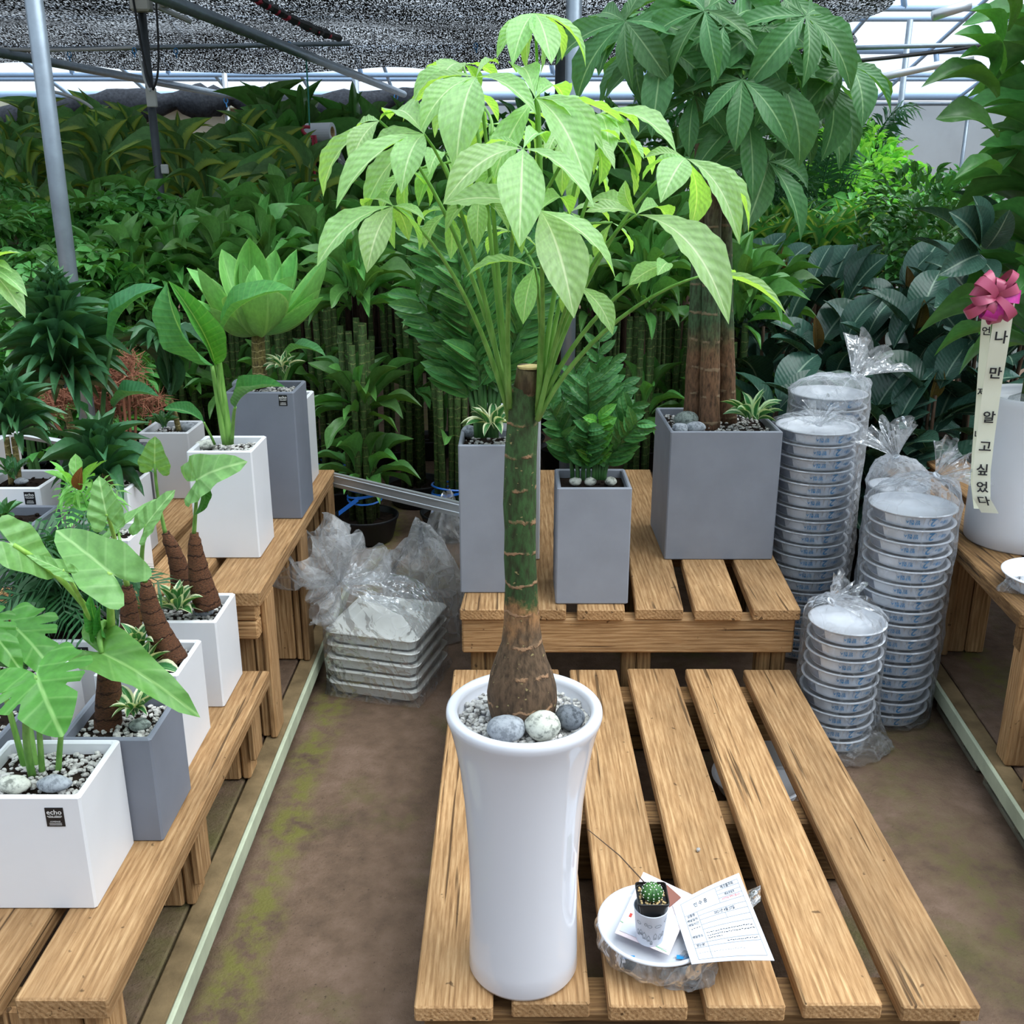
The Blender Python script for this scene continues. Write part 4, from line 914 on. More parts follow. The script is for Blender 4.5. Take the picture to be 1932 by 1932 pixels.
stone(on(262, 1373, .566) + Vector((0, .006, .003)), (.022, .017, .013), 'green_stone', 'greenish grey stone beside the thick alocasia corm', 6)

t = potted('potted_alocasia', 'white square pot with two bent alocasia corms beside a variegated sprig', -.905, -.722, 1.954, 2.132, LZ, .584, 'white_pot', n=260, seed=4)
corm(t, at(250, 1235, 2.09), at(240, 1105, 2.09), .026, .014); corm(t, at(330, 1248, 2.04), at(275, 1098, 2.04), .031, .014, -.012)
heart(t, at(240, 1108, 2.09), at(201, 970, 2.0), at(184, 898, 2.02), Vector((.05, -.9, .4)), .98, 2, .006, 'heart', 'lime_stalk')
heart(t, at(275, 1100, 2.04), at(276, 990, 2.0), at(325, 922, 2.02), Vector((-.5, -.8, .35)), .72, 2, .006, 'heart', 'green_stalk', ctrl=(at(262, 1070, 2.03), at(268, 1030, 2.01)))
heart(t, at(242, 1108, 2.09), at(222, 1000, 2.16), at(295, 928, 2.2), Vector((0, -.3, 1)), .35, 0, .005, 'heart', 'green_stalk')
rosette(t, 'hoya', at(270, 1262, 2.0), 20, .085, .48, 80, -10, spread=.014, rnd=random.Random(5), hgt=.0)
sprig(t, at(262, 1225, 2.02), 10, .06, .5, el=(85, 10), seed=6)
stone(on(310, 1260, .57) + Vector((0, .006, .004)), (.027, .020, .015), 'granite', 'grey stone at the corner of the two-corm alocasia pot', 7)

t = potted('potted_alocasia', 'white square pot with two upright alocasia corms and small heart leaves', -.896, -.716, 2.229, 2.41, LZ, .584, 'white_pot', n=220, seed=5)
corm(t, at(345, 1125, 2.37), at(312, 1005, 2.37), .030, .012, .01); corm(t, at(392, 1145, 2.30), at(366, 1006, 2.30), .034, .012, -.006)
heart(t, at(312, 1007, 2.37), at(292, 875, 2.32), at(291, 826, 2.30), Vector((.1, -.95, .1)), 1.12, 2, .0055, 'heart', 'green_stalk', ctrl=(at(305, 975, 2.37), at(294, 930, 2.34)))
heart(t, at(366, 1008, 2.30), at(372, 905, 2.24), at(435, 862, 2.2), Vector((-.2, -.75, .6)), 1.05, 1, .0055, 'heart', 'green_stalk', ctrl=(at(368, 975, 2.29), at(372, 930, 2.27)))
put_leaf('leaf_blade', 'strelitzia', t, at(372, 895, 2.25), at(366, 972, 2.24), (.9, -.5, 0), .25, (1.1, 1.1, .8))
rosette(t, 'hoya', at(335, 1148, 2.27), 20, .075, .42, 80, -5, spread=.014, rnd=random.Random(8)); put_leaf('leaf', 'bronze', t, at(330, 1130, 2.27), at(325, 1102, 2.27), (0, -1, .2), .4, (1.4, .8, .8))
stone(on(383, 1157, .57) + Vector((0, .006, .004)), (.026, .02, .015), 'granite', 'grey stone beside the upright alocasia corms', 8)

t = potted('potted_palm', 'white square pot with a fine-leaved parlour palm in dark soil', -1.15, -.955, 2.12, 2.32, LZ, .585, 'white_pot', 'soil', seed=6)
pot_label(t, -1.0, 2.12, .55, .032, .038)
rd = random.Random(31)
for i in range(44):
    a = Vector((-1.055 + rd.uniform(-.03, .03), 2.23 + rd.uniform(-.03, .03), .57)); an = rd.random() * 6.28; rr = rd.uniform(.06, .20)
    frond(t, a, a + Vector((rr * math.cos(an), rr * math.sin(an) * .7 - .02, rd.uniform(.05, .25))), 10, .08, .15, i)
stone(on(85, 1160, .575), (.022, .015, .018), 'speckled_stone', 'pale stone at the left corner of the palm pot', 9); stone(on(163, 1162, .575), (.021, .014, .012), 'speckled_stone', 'pale flat stone on dark soil of the palm pot', 10)
t = potted('potted_monstera', 'white square pot with a sticker half hidden behind the monstera leaves', -1.17, -.985, 1.90, 2.07, LZ, .582, 'white_pot', n=160, seed=7)
pot_label(t, -1.062, 1.90, .545, .030, .036); sprig(t, (-1.07, 1.98, .57), 8, .09, .4, 'zz', seed=4)
t = potted('potted_foliage', 'grey square pot between the monstera pot and the palm pot', -1.20, -.985, 1.68, 1.86, LZ, .58, 'blue_grey_pot', n=160, seed=8); sprig(t, (-1.09, 1.77, .57), 8, .08, .4, 'zz', seed=14)

# ---- higher left bench
t = potted('potted_strelitzia', 'white square pot with a rolled strelitzia leaf rising', -.896, -.716, 2.68, 2.86, HZ, .89, 'white_pot', n=240, seed=9)
B = at(428, 835, 2.77)
stem(t, [at(432, 838, 2.77), at(425, 780, 2.77), at(418, 730, 2.77), at(410, 660, 2.77)], .0145, .008, 'green_stalk', 'stem'); stem(t, [at(425, 838, 2.76), at(413, 780, 2.76), at(408, 730, 2.76), at(400, 690, 2.76)], .009, .006)
s = stem(t, [at(420, 750, 2.77), at(412, 700, 2.77), at(405, 670, 2.76), at(398, 660, 2.76)], .007, .005)
put_leaf('leaf_blade', 'strelitzia', s, at(403, 690, 2.76), at(315, 533, 2.70), (-.6, -.75, .1), .30, (1.2, 1.15, .9))
put_leaf('leaf_blade', 'strelitzia', s, at(406, 690, 2.75), at(318, 530, 2.68), (.5, -.85, .1), .22, (1.5, 1.45, 1.0), lift=1.5)
s = stem(t, [at(430, 810, 2.77), at(405, 740, 2.75), at(412, 660, 2.74), at(418, 618, 2.72)], .006, .004, name='leaf_stem')
put_leaf('leaf_blade', 'strelitzia', s, at(418, 628, 2.72), at(556, 548, 2.66), (-.35, -.6, .7), .40, (1.35, 1.3, .95))
s = stem(t, [at(437, 835, 2.76), at(440, 800, 2.74), at(440, 780, 2.72), at(444, 768, 2.70)], .006, .004, name='leaf_stem'); put_leaf('leaf_blade', 'strelitzia', s, at(444, 770, 2.70), at(538, 730, 2.64), (-.2, -.6, .8), .3, (1.05, 1.05, .85))
s = stem(t, [at(405, 838, 2.76), at(395, 815, 2.74), at(388, 805, 2.73), at(385, 797, 2.72)], .004, .003, name='leaf_stem'); put_leaf('leaf_blade', 'strelitzia', s, at(385, 798, 2.72), at(308, 772, 2.68), (.1, -.5, .85), .3, (.9, .95, .8))
stone(on(386, 843, .878) + Vector((0, .01, .003)), (.031, .022, .015), 'speckled_stone', 'round pale stone in the strelitzia pot', 11)

t = potted('potted_agave', 'tall grey square planter with a soft green agave on a woody stem', -.877, -.666, 3.03, 3.225, HZ, .983, 'blue_grey_pot', n=200, seed=10)
pot_label(t, -.70, 3.03, .958, .026, .034)
c0 = at(487, 633, 3.12); stem(t, [at(492, 730, 3.12), at(490, 700, 3.12), at(487, 670, 3.12), c0], .024, .02, 'tan_cane', 'trunk', seg=14)
rd = random.Random(12)
for (x, y, dY, w, v) in ((470, 448, .02, .34, 1), (520, 470, .14, .3, 1), (418, 470, .12, .3, 1), (352, 505, .06, .32, 0), (345, 560, -.06, .34, 0), (372, 505, -.12, .3, 1), (440, 560, -.22, .46, 1), (505, 545, -.24, .44, 1), (555, 520, -.14, .34, 1), (605, 545, -.04, .3, 1), (618, 485, .06, .28, 0), (560, 470, .12, .28, 0), (610, 560, -.1, .26, 0), (395, 580, -.16, .34, 0), (480, 500, -.02, .3, 1), (452, 490, .02, .26, 1)):
    q = at(x, y, 3.12 + dY) - c0; q = q * 1.0; h = Vector((q.x, q.y, 0)); put_leaf('leaf', 'agave', t, c0 + h.normalized() * .012, c0 + q, Vector((0, 0, 1)) * .8 - h.normalized() * .7 + Vector((0, -.1, 0)), w * 1.2, (1.1, 1.1, .95), rnd=rd)
sprig(t, at(535, 705, 3.10), 16, .07, .28, el=(70, -5), seed=16)
stone(on(448, 730, .97) + Vector((0, .02, .006)), (.022, .02, .016), 'granite', 'round pale stone at the agave planter corner', 12); stone(on(478, 727, .97) + Vector((0, .02, .006)), (.024, .02, .016), 'dark_granite', 'mauve grey stone at the foot of the agave stem', 13)
t = potted('tall_planter', 'tall white square planter hidden behind the grey agave planter', -.90, -.706, 3.35, 3.545, HZ, .885, 'white_pot', n=90, seed=11)
s = stem(t, [(-.80, 3.45, .87), (-.80, 3.45, .95), at(560, 680, 3.42), at(545, 668, 3.40)], .005, .003); put_leaf('leaf_blade', 'strelitzia', s, at(540, 672, 3.40), at(614, 672, 3.30), (0, -.5, 1), .36)
t = potted('potted_dracaena', 'low white square pot with a small compact dracaena and pebbles', -1.236, -1.07, 3.24, 3.42, HZ, .805, 'white_pot', n=130, seed=12)
stem(t, [at(337, 812, 3.33), at(335, 800, 3.33), at(332, 785, 3.33), at(322, 755, 3.33)], .010, .009, 'tan_cane', 'trunk')
rosette(t, 'compact', at(322, 745, 3.33), 70, .16, .26, 85, -15, spread=.012, rnd=random.Random(20), hgt=-.20); sprig(t, at(310, 808, 3.28), 16, .06, .4, 'zz', seed=21)
stone(on(352, 812, .79) + Vector((0, .02, .006)), (.026, .02, .018), 'granite', 'grey pebble in the low white dracaena pot', 14)
t = potted('potted_dracaena', 'dark grey square pot with a dense compact dracaena tree', -1.37, -1.165, 2.94, 3.14, HZ, .80, 'dark_pot', n=90, seed=13)
stem(t, [at(155, 905, 3.03), at(147, 860, 3.03), at(135, 810, 3.03), at(126, 775, 3.03)], .014, .012, 'tan_cane', 'trunk')
rosette(t, 'compact', at(110, 610, 3.03), 150, .19, .25, 88, -22, spread=.014, rnd=random.Random(22), hgt=.20)
s = stem(t, [at(195, 850, 3.05), at(190, 790, 3.05), at(195, 720, 3.04), at(210, 655, 3.02)], .009, .006, 'dark_stalk', 'leaf_stem'); put_leaf('leaf_blade', 'strelitzia', s, at(212, 650, 3.02), at(308, 542, 2.98), (-.45, -.6, .65), .46, (.75, .85, .85))
for (a, b, cc) in (((205, 820), (215, 770), (300, 748)), ((190, 815), (165, 790), (138, 758))):
    s = stem(t, [at(*a, 3.04), at(lerp(a[0], b[0], .3), lerp(a[1], b[1], .4), 3.03), at(b[0], b[1] + 8, 3.02), at(*b, 3.01)], .005, .003, 'dark_stalk', 'leaf_stem'); put_leaf('leaf_blade', 'strelitzia', s, at(*b, 3.01), at(*cc, 2.97), (0, -.5, .9), .38, (.7, .82, .85))
t = potted('potted_dracaena', 'white square pot with a stickered front and dark bare soil', -1.5, -1.315, 2.68, 2.87, HZ, .785, 'white_pot', 'soil', seed=14)
pot_label(t, -1.345, 2.68, .755, .030, .036)
for dx in (0, 14): stem(t, [at(22 + dx, 915, 2.78), at(20 + dx, 880, 2.78), at(15 + dx, 850, 2.78), at(12 + dx, 825, 2.78)], .009, .008, 'tan_cane', 'trunk')
rosette(t, 'compact', at(25, 775, 2.78), 60, .13, .26, 85, -20, spread=.012, rnd=random.Random(24), hgt=.07); sprig(t, at(25, 905, 2.74), 8, .07, .4, 'zz', seed=25)
stone(on(38, 912, .775) + Vector((0, .01, .004)), (.021, .015, .010), 'granite', 'pale stone on the bare dark soil', 15)
t = potted('potted_foliage', 'grey square pot with bare dark soil at the bench front', -1.43, -1.25, 2.46, 2.65, HZ, .745, 'blue_grey_pot', 'soil', seed=15); sprig(t, (-1.36, 2.55, .73), 8, .07, .4, 'zz', seed=26)
t = potted('potted_foliage', 'white square pot standing behind the tall alocasia leaves', -1.2, -1.045, 2.62, 2.80, HZ, .80, 'white_pot', n=90, seed=16)
rosette(t, 'compact', at(195, 885, 2.72), 44, .17, .27, 80, -25, spread=.014, rnd=random.Random(27), hgt=.02); stem(t, [(-1.12, 2.71, .78), (-1.12, 2.71, .80), at(193, 900, 2.72), at(195, 880, 2.72)], .012, .01, 'tan_cane', 'trunk')
t = potted('potted_palm', 'white square pot with lime green palm sprigs at the bench front', -1.175, -.99, 2.45, 2.60, HZ, .715, 'white_pot', n=90, seed=17)
rd = random.Random(41)
for i in range(12):
    a = Vector((-1.10 + rd.uniform(-.03, .03), 2.52 + rd.uniform(-.03, .03), .70)); an = rd.random() * 6.28; rr = rd.uniform(.05, .11); pass_ = frond(t, a, a + Vector((rr * math.cos(an) - .02, rr * math.sin(an) * .7, rd.uniform(.04, .13))), 7, .06, .2, 100 + i, 'bush_leaf')
rosette(t, 'bush', at(145, 915, 2.52), 8, .09, .42, 70, 0, rnd=random.Random(43)); put_leaf('leaf', 'bronze', t, at(150, 925, 2.5), at(155, 880, 2.5), (0, -1, .2), .5, (1.5, .9, .8))
stone(on(128, 965, .705) + Vector((0, .01, .004)), (.022, .018, .014), 'speckled_stone', 'pale stone under the lime palm sprigs', 17)
# dried conifer behind the bench
t = thing('dried_plant', 'withered plant with rust brown needles behind the bench', 'plant', (-1.55, 3.9, 0)); rd = random.Random(50)
for i, (x, y) in enumerate(((190, 700), (230, 720), (165, 745), (255, 750), (205, 770), (110, 750), (90, 770), (285, 765), (215, 690), (240, 690))):
    c = at(x, y, 3.9 + rd.uniform(-.1, .1)); mb = MB(); mb.tube(bez((-1.55, 3.9, 0), (-1.55, 3.9, .4), c - Vector((0, 0, .1)), c, 6), .006, 5)
    for k in range(230):
        d = Vector((rd.gauss(0, 1), rd.gauss(0, 1), rd.gauss(.4, 1))).normalized(); p = c + Vector((rd.uniform(-.05, .05), rd.uniform(-.05, .05), rd.uniform(-.04, .04))); e = p + d * rd.uniform(.04, .08); o_ = d.orthogonal() * .0016
        mb.add([p - o_, p + o_, e], [(0, 1, 2)])
    stuffpart(mb.build('needle_tuft', M['dry_needle'], t))

# ---- planters on the raised pallet
t = potted('potted_foliage', 'tall grey square planter with glossy stems and a trailing variegated sprig', -.158, .058, 2.856, 3.06, PZ, .862, 'grey_pot', n=160, seed=18)
for i, (x0, x1, y1, Y1) in enumerate(((905, 805, 445, 2.95), (910, 850, 420, 2.85), (915, 895, 400, 2.95), (925, 940, 430, 3.1), (930, 985, 470, 3.1), (900, 790, 560, 3.0), (912, 870, 520, 2.85), (935, 1020, 540, 2.95))):
    pinnate(t, at(x0, 825, 2.98), at(x1, y1, Y1), 22, .135, .34, 'zz', .010, 60 + i, .12, .3, col=(1.25, 1.22, .95))
sprig(t, at(930, 808, 2.91), 22, .085, .34, el=(75, -25), seed=61, spread=.02)
stone(on(885, 822, .85) + Vector((0, .02, .008)), (.026, .022, .02), 'granite', 'grey stone at the corner of the tall grey planter', 18)
t = potted('tall_planter', 'white square planter squeezed behind the tall grey planter', -.10, .092, 3.14, 3.33, PZ, .885, 'white_pot', n=60, seed=19)
for i in range(4): pinnate(t, (-.02 + i * .02, 3.25, .87), (-.10 + i * .1, 3.25 + .05 * (i % 2), 1.45), 16, .12, .32, 'zz', .008, 70 + i)
t = potted('potted_foliage', 'short grey square planter with a bushy glossy plant and dark soil', .130, .346, 2.77, 2.975, PZ, .757, 'grey_pot', 'soil', seed=20)
for i, (x0, x1, y1, Y1, c) in enumerate(((1080, 1035, 760, 2.8, 1), (1090, 1060, 735, 2.9, 1), (1100, 1085, 700, 2.85, 1), (1120, 1130, 645, 2.9, 1), (1125, 1150, 690, 2.95, 1), (1135, 1190, 770, 2.85, 1), (1110, 1110, 720, 2.75, .9), (1130, 1170, 730, 2.98, .9), (1120, 1128, 790, 2.75, 1.7), (1100, 1110, 810, 2.74, .9), (1140, 1200, 800, 2.8, 1.1))):
    pinnate(t, at(x0, 905, 2.87), at(x1, y1, Y1), 18, .085, .42, 'zz', .007, 80 + i, .1, .22, col=(c * 1.05, c * 1.05, .9))
for i, (x, m) in enumerate(((1086, 'speckled_stone'), (1114, 'speckled_stone'), (1153, 'speckled_stone'))):
    stone(on(x, 914, .742) + Vector((0, .012, .006)), (.0185, .015, .014), m, ('left' and ['white speckled stone at the near left corner of the short grey planter', 'cream stone in the middle of the short grey planter front', 'white stone standing apart at the short grey planter right side'][i]), 20 + i)
t = potted('potted_money_tree', 'wide grey square planter with a three-trunk money tree', .508, .868, 3.14, 3.50, PZ, .833, 'grey_pot', n=420, seed=21)
T3 = Vector((.62, 3.33, .82))
for i, (P, r0, r1, m) in enumerate((([(1307, 808, 3.36), (1316, 600, 3.36), (1322, 430, 3.36), (1325, 255, 3.36)], .036, .023, 'money_bark_old'), ([(1338, 818, 3.30), (1341, 600, 3.31), (1345, 430, 3.32), (1350, 250, 3.33)], .037, .024, 'money_bark_old'), ([(1372, 800, 3.38), (1368, 600, 3.38), (1366, 430, 3.38), (1362, 262, 3.38)], .034, .023, 'money_bark_old'))):
    pp = [at(*q) for q in P]; o_ = Vector((pp[0].x, pp[0].y, .82)); P2 = []; rr = []
    for k in range(25):
        s = k / 24 * 3; j = min(int(s), 2); P2.append(pp[j].lerp(pp[j + 1], s - j)); rr.append(lerp(r0, r1, min(1, (k / 24) ** .6)) * (1 + .03 * math.sin(k * 1.9)))
    mb = MB(); mb.tube(P2, rr, 20); tr = mb.build('trunk', M[m], t, o_, True); tr.location = o_ - t.location; ORG[tr.name] = o_
rd = random.Random(33); topc = at(1345, 255, 3.35)
H2 = [(1303, 55, 3.1), (1365, 50, 2.95), (1440, 50, 3.0), (1465, 140, 2.95), (1545, 90, 3.15), (1200, 88, 3.15), (1245, 30, 3.3), (1310, 180, 3.0), (1410, 215, 3.0), (1450, 305, 3.0), (1190, 70, 3.4), (1560, 150, 3.2), (1345, -20, 3.1), (1480, -10, 3.2), (1400, 100, 3.5), (1300, 110, 3.6), (1500, 60, 3.55), (1420, 20, 3.6), (1530, 180, 3.4), (1285, -10, 3.35), (1550, 30, 3.5), (1410, 265, 3.2), (1490, 210, 3.3), (1180, 40, 3.0), (1600, 120, 3.1), (1330, 20, 2.9), (1400, 150, 2.9), (1520, 30, 2.95), (1250, 90, 3.0), (1440, 180, 3.5), (1215, 20, 3.5)]
for i, (x, y, Y) in enumerate(H2):
    hub = at(x, y, Y); a0 = topc + Vector((rd.uniform(-.05, .05), rd.uniform(-.05, .05), 0)); d = hub - a0
    mb = MB(); mb.tube(bez(a0, a0 + Vector((d.x * .1, d.y * .1, d.z * .5 + .04)), a0 + Vector((d.x * .6, d.y * .6, d.z + .06)), hub, 8), [lerp(.006, .0028, k / 8) for k in range(9)], 6); st = mb.build('leaf_stem', M['dark_stalk'], t, smooth=True)
    n = rd.choice((5, 6, 6, 7)); a_ = rd.random() * 6.28; out = Vector((hub.x - topc.x, hub.y - topc.y, 0))
    for k in range(n):
        az = a_ + k * 6.283 / n + rd.uniform(-.15, .15)
        nn = (Vector((out.x * 1.3, out.y - .45, .75)) + Vector((.25 * math.sin(i * 7), .2 * math.cos(i * 5), 0))).normalized(); e1_ = nn.orthogonal().normalized(); e2_ = nn.cross(e1_)
        q = e1_ * math.cos(az) + e2_ * math.sin(az) - nn * rd.uniform(.1, .45) + Vector((0, 0, -rd.uniform(.15, .5))); q = q.normalized() * rd.uniform(.15, .26)
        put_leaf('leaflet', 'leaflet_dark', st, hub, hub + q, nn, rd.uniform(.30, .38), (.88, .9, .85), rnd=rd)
rosette(t, 'hoya', at(1420, 790, 3.25), 20, .10, .26, 70, -5, spread=.02, rnd=random.Random(34), col=(.7, .85, .75))
stone(on(1300, 812, .815) + Vector((0, .06, .022)), (.040, .034, .030), 'green_stone', 'greenish grey stone topmost of the three by the triple trunk', 23)
stone(on(1285, 818, .815) + Vector((0, .02, .010)), (.027, .024, .022), 'granite', 'small grey stone nearest the wide planter edge', 24); stone(on(1314, 816, .815) + Vector((0, .024, .012)), (.033, .024, .020), 'granite', 'flat pale grey stone touching the triple money tree trunk', 25)
# ================================================================ caster saucers, trays and their clear bags
def arc_patch(mb, c, r0, r1, z0, z1, a0, a1, n=8, off=.0006, m=0):
    vs = []
    for i in range(n + 1):
        a = lerp(a0, a1, i / n); vs += [(c[0] + (r0 + off) * math.cos(a), c[1] + (r0 + off) * math.sin(a), c[2] + z0), (c[0] + (r1 + off) * math.cos(a), c[1] + (r1 + off) * math.sin(a), c[2] + z1)]
    mb.add(vs, [(2 * i, 2 * i + 2, 2 * i + 3, 2 * i + 1) for i in range(n)], m)
SH, SR = .043, .126
SMESH = {}
def saucer_meshes():
    mb = MB(); mb.lathe([(0, .004), (.090, .004), (.094, .0), (.103, .0), (.106, .004), (.117, .036), (.123, .0375), (.1255, .0395), (.126, .0415), (.1245, .0425), (.118, .0425), (.115, .040), (.111, .026), (0, .024)], 44); SMESH['dish'] = mb.mesh('dish', M['white_plastic'], (0, 0, 0), True)
    mb = MB(); arc_patch(mb, (0, 0, 0), .1072, .1158, .008, .033, 0, .55); SMESH['clip'] = mb.mesh('clip', M['white_plastic'], (0, 0, 0), True)
    mb = MB(); arc_patch(mb, (0, 0, 0), .1068, .1162, .006, .034, -.95, 0, 14, .0003); SMESH['grey_patch'] = mb.mesh('grey_patch', M['grey_plastic'], (0, 0, 0), True)  # plain grey patch on the side wall; no opening is cut
    mb = MB(); arc_patch(mb, (0, 0, 0), .1068, .1162, .006, .034, .0, 5.3, 40, .00015); SMESH['band'] = mb.mesh('band', M['milky_plastic'], (0, 0, 0), True)
    mb = MB()
    def wrap(s, ang, size, zc, flip=True):
        P, Fc = text_verts(s, size, .02); vs = []
        for x, y in P:
            if flip: x, y = -x, -y
            a = ang + x / .112; z = zc + y; r = lerp(.1072, .1158, (z - .008) / .025) + .0009; vs.append((r * math.cos(a), r * math.sin(a), z))
        mb.add(vs, Fc)
    wrap('2', 1.25, .036, .021); wrap('받침', .78, .017, .020); wrap('A', .60, .012, .02); wrap('이동', 1.66, .014, .019); wrap('O', 1.5, .010, .02)
    vs = []
    for k in range(24):
        a = 2 * math.pi * k / 24
        for q in (.0125, .0131): z = .021 + q * math.sin(a); an = 1.25 + q * 1.25 * math.cos(a) / .112; r = lerp(.1072, .1158, (z - .008) / .025) + .0009; vs.append((r * math.cos(an), r * math.sin(an), z))
    mb.add(vs, [(2 * k, 2 * k + 1, (2 * k + 3) % 48, (2 * k + 2) % 48) for k in range(24)]); SMESH['print'] = mb.mesh('print', M['blue_ink'], (0, 0, 0))
saucer_meshes()
def saucer(loc, rot, label, group, parts=('band', 'grey_patch', 'clip', 'print'), sc=1.0):
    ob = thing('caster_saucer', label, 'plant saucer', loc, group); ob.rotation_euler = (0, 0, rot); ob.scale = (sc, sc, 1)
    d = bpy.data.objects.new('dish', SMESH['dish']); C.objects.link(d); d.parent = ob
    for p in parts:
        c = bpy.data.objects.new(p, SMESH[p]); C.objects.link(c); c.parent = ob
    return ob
def wavy(p, amp, k): return amp * mnoise.noise(Vector(p) * k)
def bag(c, r, z0, z1, neck, flare, label, mat='clear_bag', seed=0, skirt=.0, name='plastic_bag', frill=.055, seg=72):
    """a clear bag pulled over a stack: side, gathered top, knot and loose frill; neck = knot point, flare = direction of the frill"""
    rd = random.Random(seed); c = Vector(c); neck = Vector(neck); fl = Vector(flare).normalized(); t = thing(name, label, 'plastic bag', (c.x, c.y, z0))
    rows = []
    for i in range(15):
        s = i / 14; z = lerp(z0, z1, s); rows.append([Vector((c.x, c.y, z)) + Vector((math.cos(a), math.sin(a), 0)) * (r * (1.045 + .02 * math.sin(a * 3 + seed)) + (skirt * (1 - s) ** 6 if skirt else 0) + .010 * mnoise.noise((math.cos(a) * 3, math.sin(a) * 3, z * 9 + seed)) + .004 * math.sin(a * 17 + z * 40)) for a in [2 * math.pi * k / seg for k in range(seg)]])
    for s in (.25, .5, .7, .85, 1.0):
        rr = r * 1.05 * (1 - s) ** .8 + .010; cc = Vector((c.x, c.y, z1)).lerp(neck, s); rows.append([cc + Vector((math.cos(a), math.sin(a), 0)) * rr * (1 + .18 * s * math.sin(a * 11 + seed)) + Vector((0, 0, .02 * math.sin(s * 3.1) + .012 * mnoise.noise((math.cos(a) * 4, math.sin(a) * 4, s * 5 + seed)))) for a in [2 * math.pi * k / seg for k in range(seg)]])
    u = fl.orthogonal().normalized(); v = fl.cross(u)
    mb = MB(); n = len(rows); mb.v = [tuple(p) for rw in rows for p in rw]
    mb.f = [(i * seg + k, i * seg + (k + 1) % seg, (i + 1) * seg + (k + 1) % seg, (i + 1) * seg + k) for i in range(n - 1) for k in range(seg)]; mb.m = [0] * len(mb.f); mb.build('cover', M[mat], t, smooth=True)
    mb = MB(); rows = []
    for i in range(9):
        s = i / 8; rows.append([neck + fl * (frill * 1.7 * s) + (u * math.cos(a) + v * math.sin(a)) * (.008 + frill * s ** 1.1 * (1 + .45 * math.sin(a * 6 + seed) + .25 * math.sin(a * 13))) + fl * .014 * s * math.sin(a * 9 + seed * 2) + Vector((0, 0, -.02 * s * s)) for a in [2 * math.pi * k / seg for k in range(seg)]])
    mb.v = [tuple(p) for rw in rows for p in rw]; mb.f = [(i * seg + k, i * seg + (k + 1) % seg, (i + 1) * seg + (k + 1) % seg, (i + 1) * seg + k) for i in range(8) for k in range(seg)]; mb.m = [0] * len(mb.f); mb.build('frill', M[mat], t, smooth=True)
    mb = MB(); mb.tube([neck + (u * math.cos(a) + v * math.sin(a)) * .011 for a in np.linspace(0, 6.28, 13)], .004, 6, cap=False); mb.build('knot', M['white_plastic'], t, smooth=True)
    return t
def stack(cx, cy, n, rot, lean, label, group, seed, dr=.04, sc=1.0):
    rd = random.Random(seed)
    for i in range(n):
        lb = (ORD[n - 1 - i] + ' white caster saucer from the top ' + label)
        saucer((cx + lean[0] * i + rd.uniform(-.0015, .0015), cy + lean[1] * i, i * SH), rot + dr * (i - n) * .35 + rd.uniform(-.02, .02), lb, group, sc=sc)
    return (cx + lean[0] * n, cy + lean[1] * n, n * SH)
FR = -math.pi / 2
ORD = ['first', 'second', 'third', 'fourth', 'fifth', 'sixth', 'seventh', 'eighth', 'ninth', 'tenth', 'eleventh', 'twelfth', 'thirteenth', 'fourteenth', 'fifteenth', 'sixteenth', 'seventeenth', 'eighteenth', 'nineteenth', 'twentieth']
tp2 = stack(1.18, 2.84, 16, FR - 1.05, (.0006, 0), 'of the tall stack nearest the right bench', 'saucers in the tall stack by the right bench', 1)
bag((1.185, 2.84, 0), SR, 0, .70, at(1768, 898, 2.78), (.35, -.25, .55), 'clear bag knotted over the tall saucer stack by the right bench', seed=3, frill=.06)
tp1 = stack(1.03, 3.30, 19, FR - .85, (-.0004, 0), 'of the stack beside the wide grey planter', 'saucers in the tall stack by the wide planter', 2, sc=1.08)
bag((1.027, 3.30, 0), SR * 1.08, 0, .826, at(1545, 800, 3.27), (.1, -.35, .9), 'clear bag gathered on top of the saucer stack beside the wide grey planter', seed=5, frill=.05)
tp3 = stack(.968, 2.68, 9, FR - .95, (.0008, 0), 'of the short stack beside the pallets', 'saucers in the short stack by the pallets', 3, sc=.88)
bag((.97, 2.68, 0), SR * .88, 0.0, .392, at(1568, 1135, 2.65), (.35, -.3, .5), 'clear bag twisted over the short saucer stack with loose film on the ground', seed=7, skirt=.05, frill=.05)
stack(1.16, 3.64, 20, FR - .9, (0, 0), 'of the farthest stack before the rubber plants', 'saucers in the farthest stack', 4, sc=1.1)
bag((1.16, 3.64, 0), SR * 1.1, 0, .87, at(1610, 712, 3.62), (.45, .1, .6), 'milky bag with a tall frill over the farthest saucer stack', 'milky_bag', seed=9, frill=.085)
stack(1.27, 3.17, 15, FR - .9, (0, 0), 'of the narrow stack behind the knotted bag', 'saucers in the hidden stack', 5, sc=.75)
bag((1.27, 3.17, 0), SR * .75, 0, .66, at(1690, 862, 3.17), (-.2, .0, .5), 'milky crumpled bag behind the knotted saucer stack', 'milky_bag', seed=11, frill=.07)
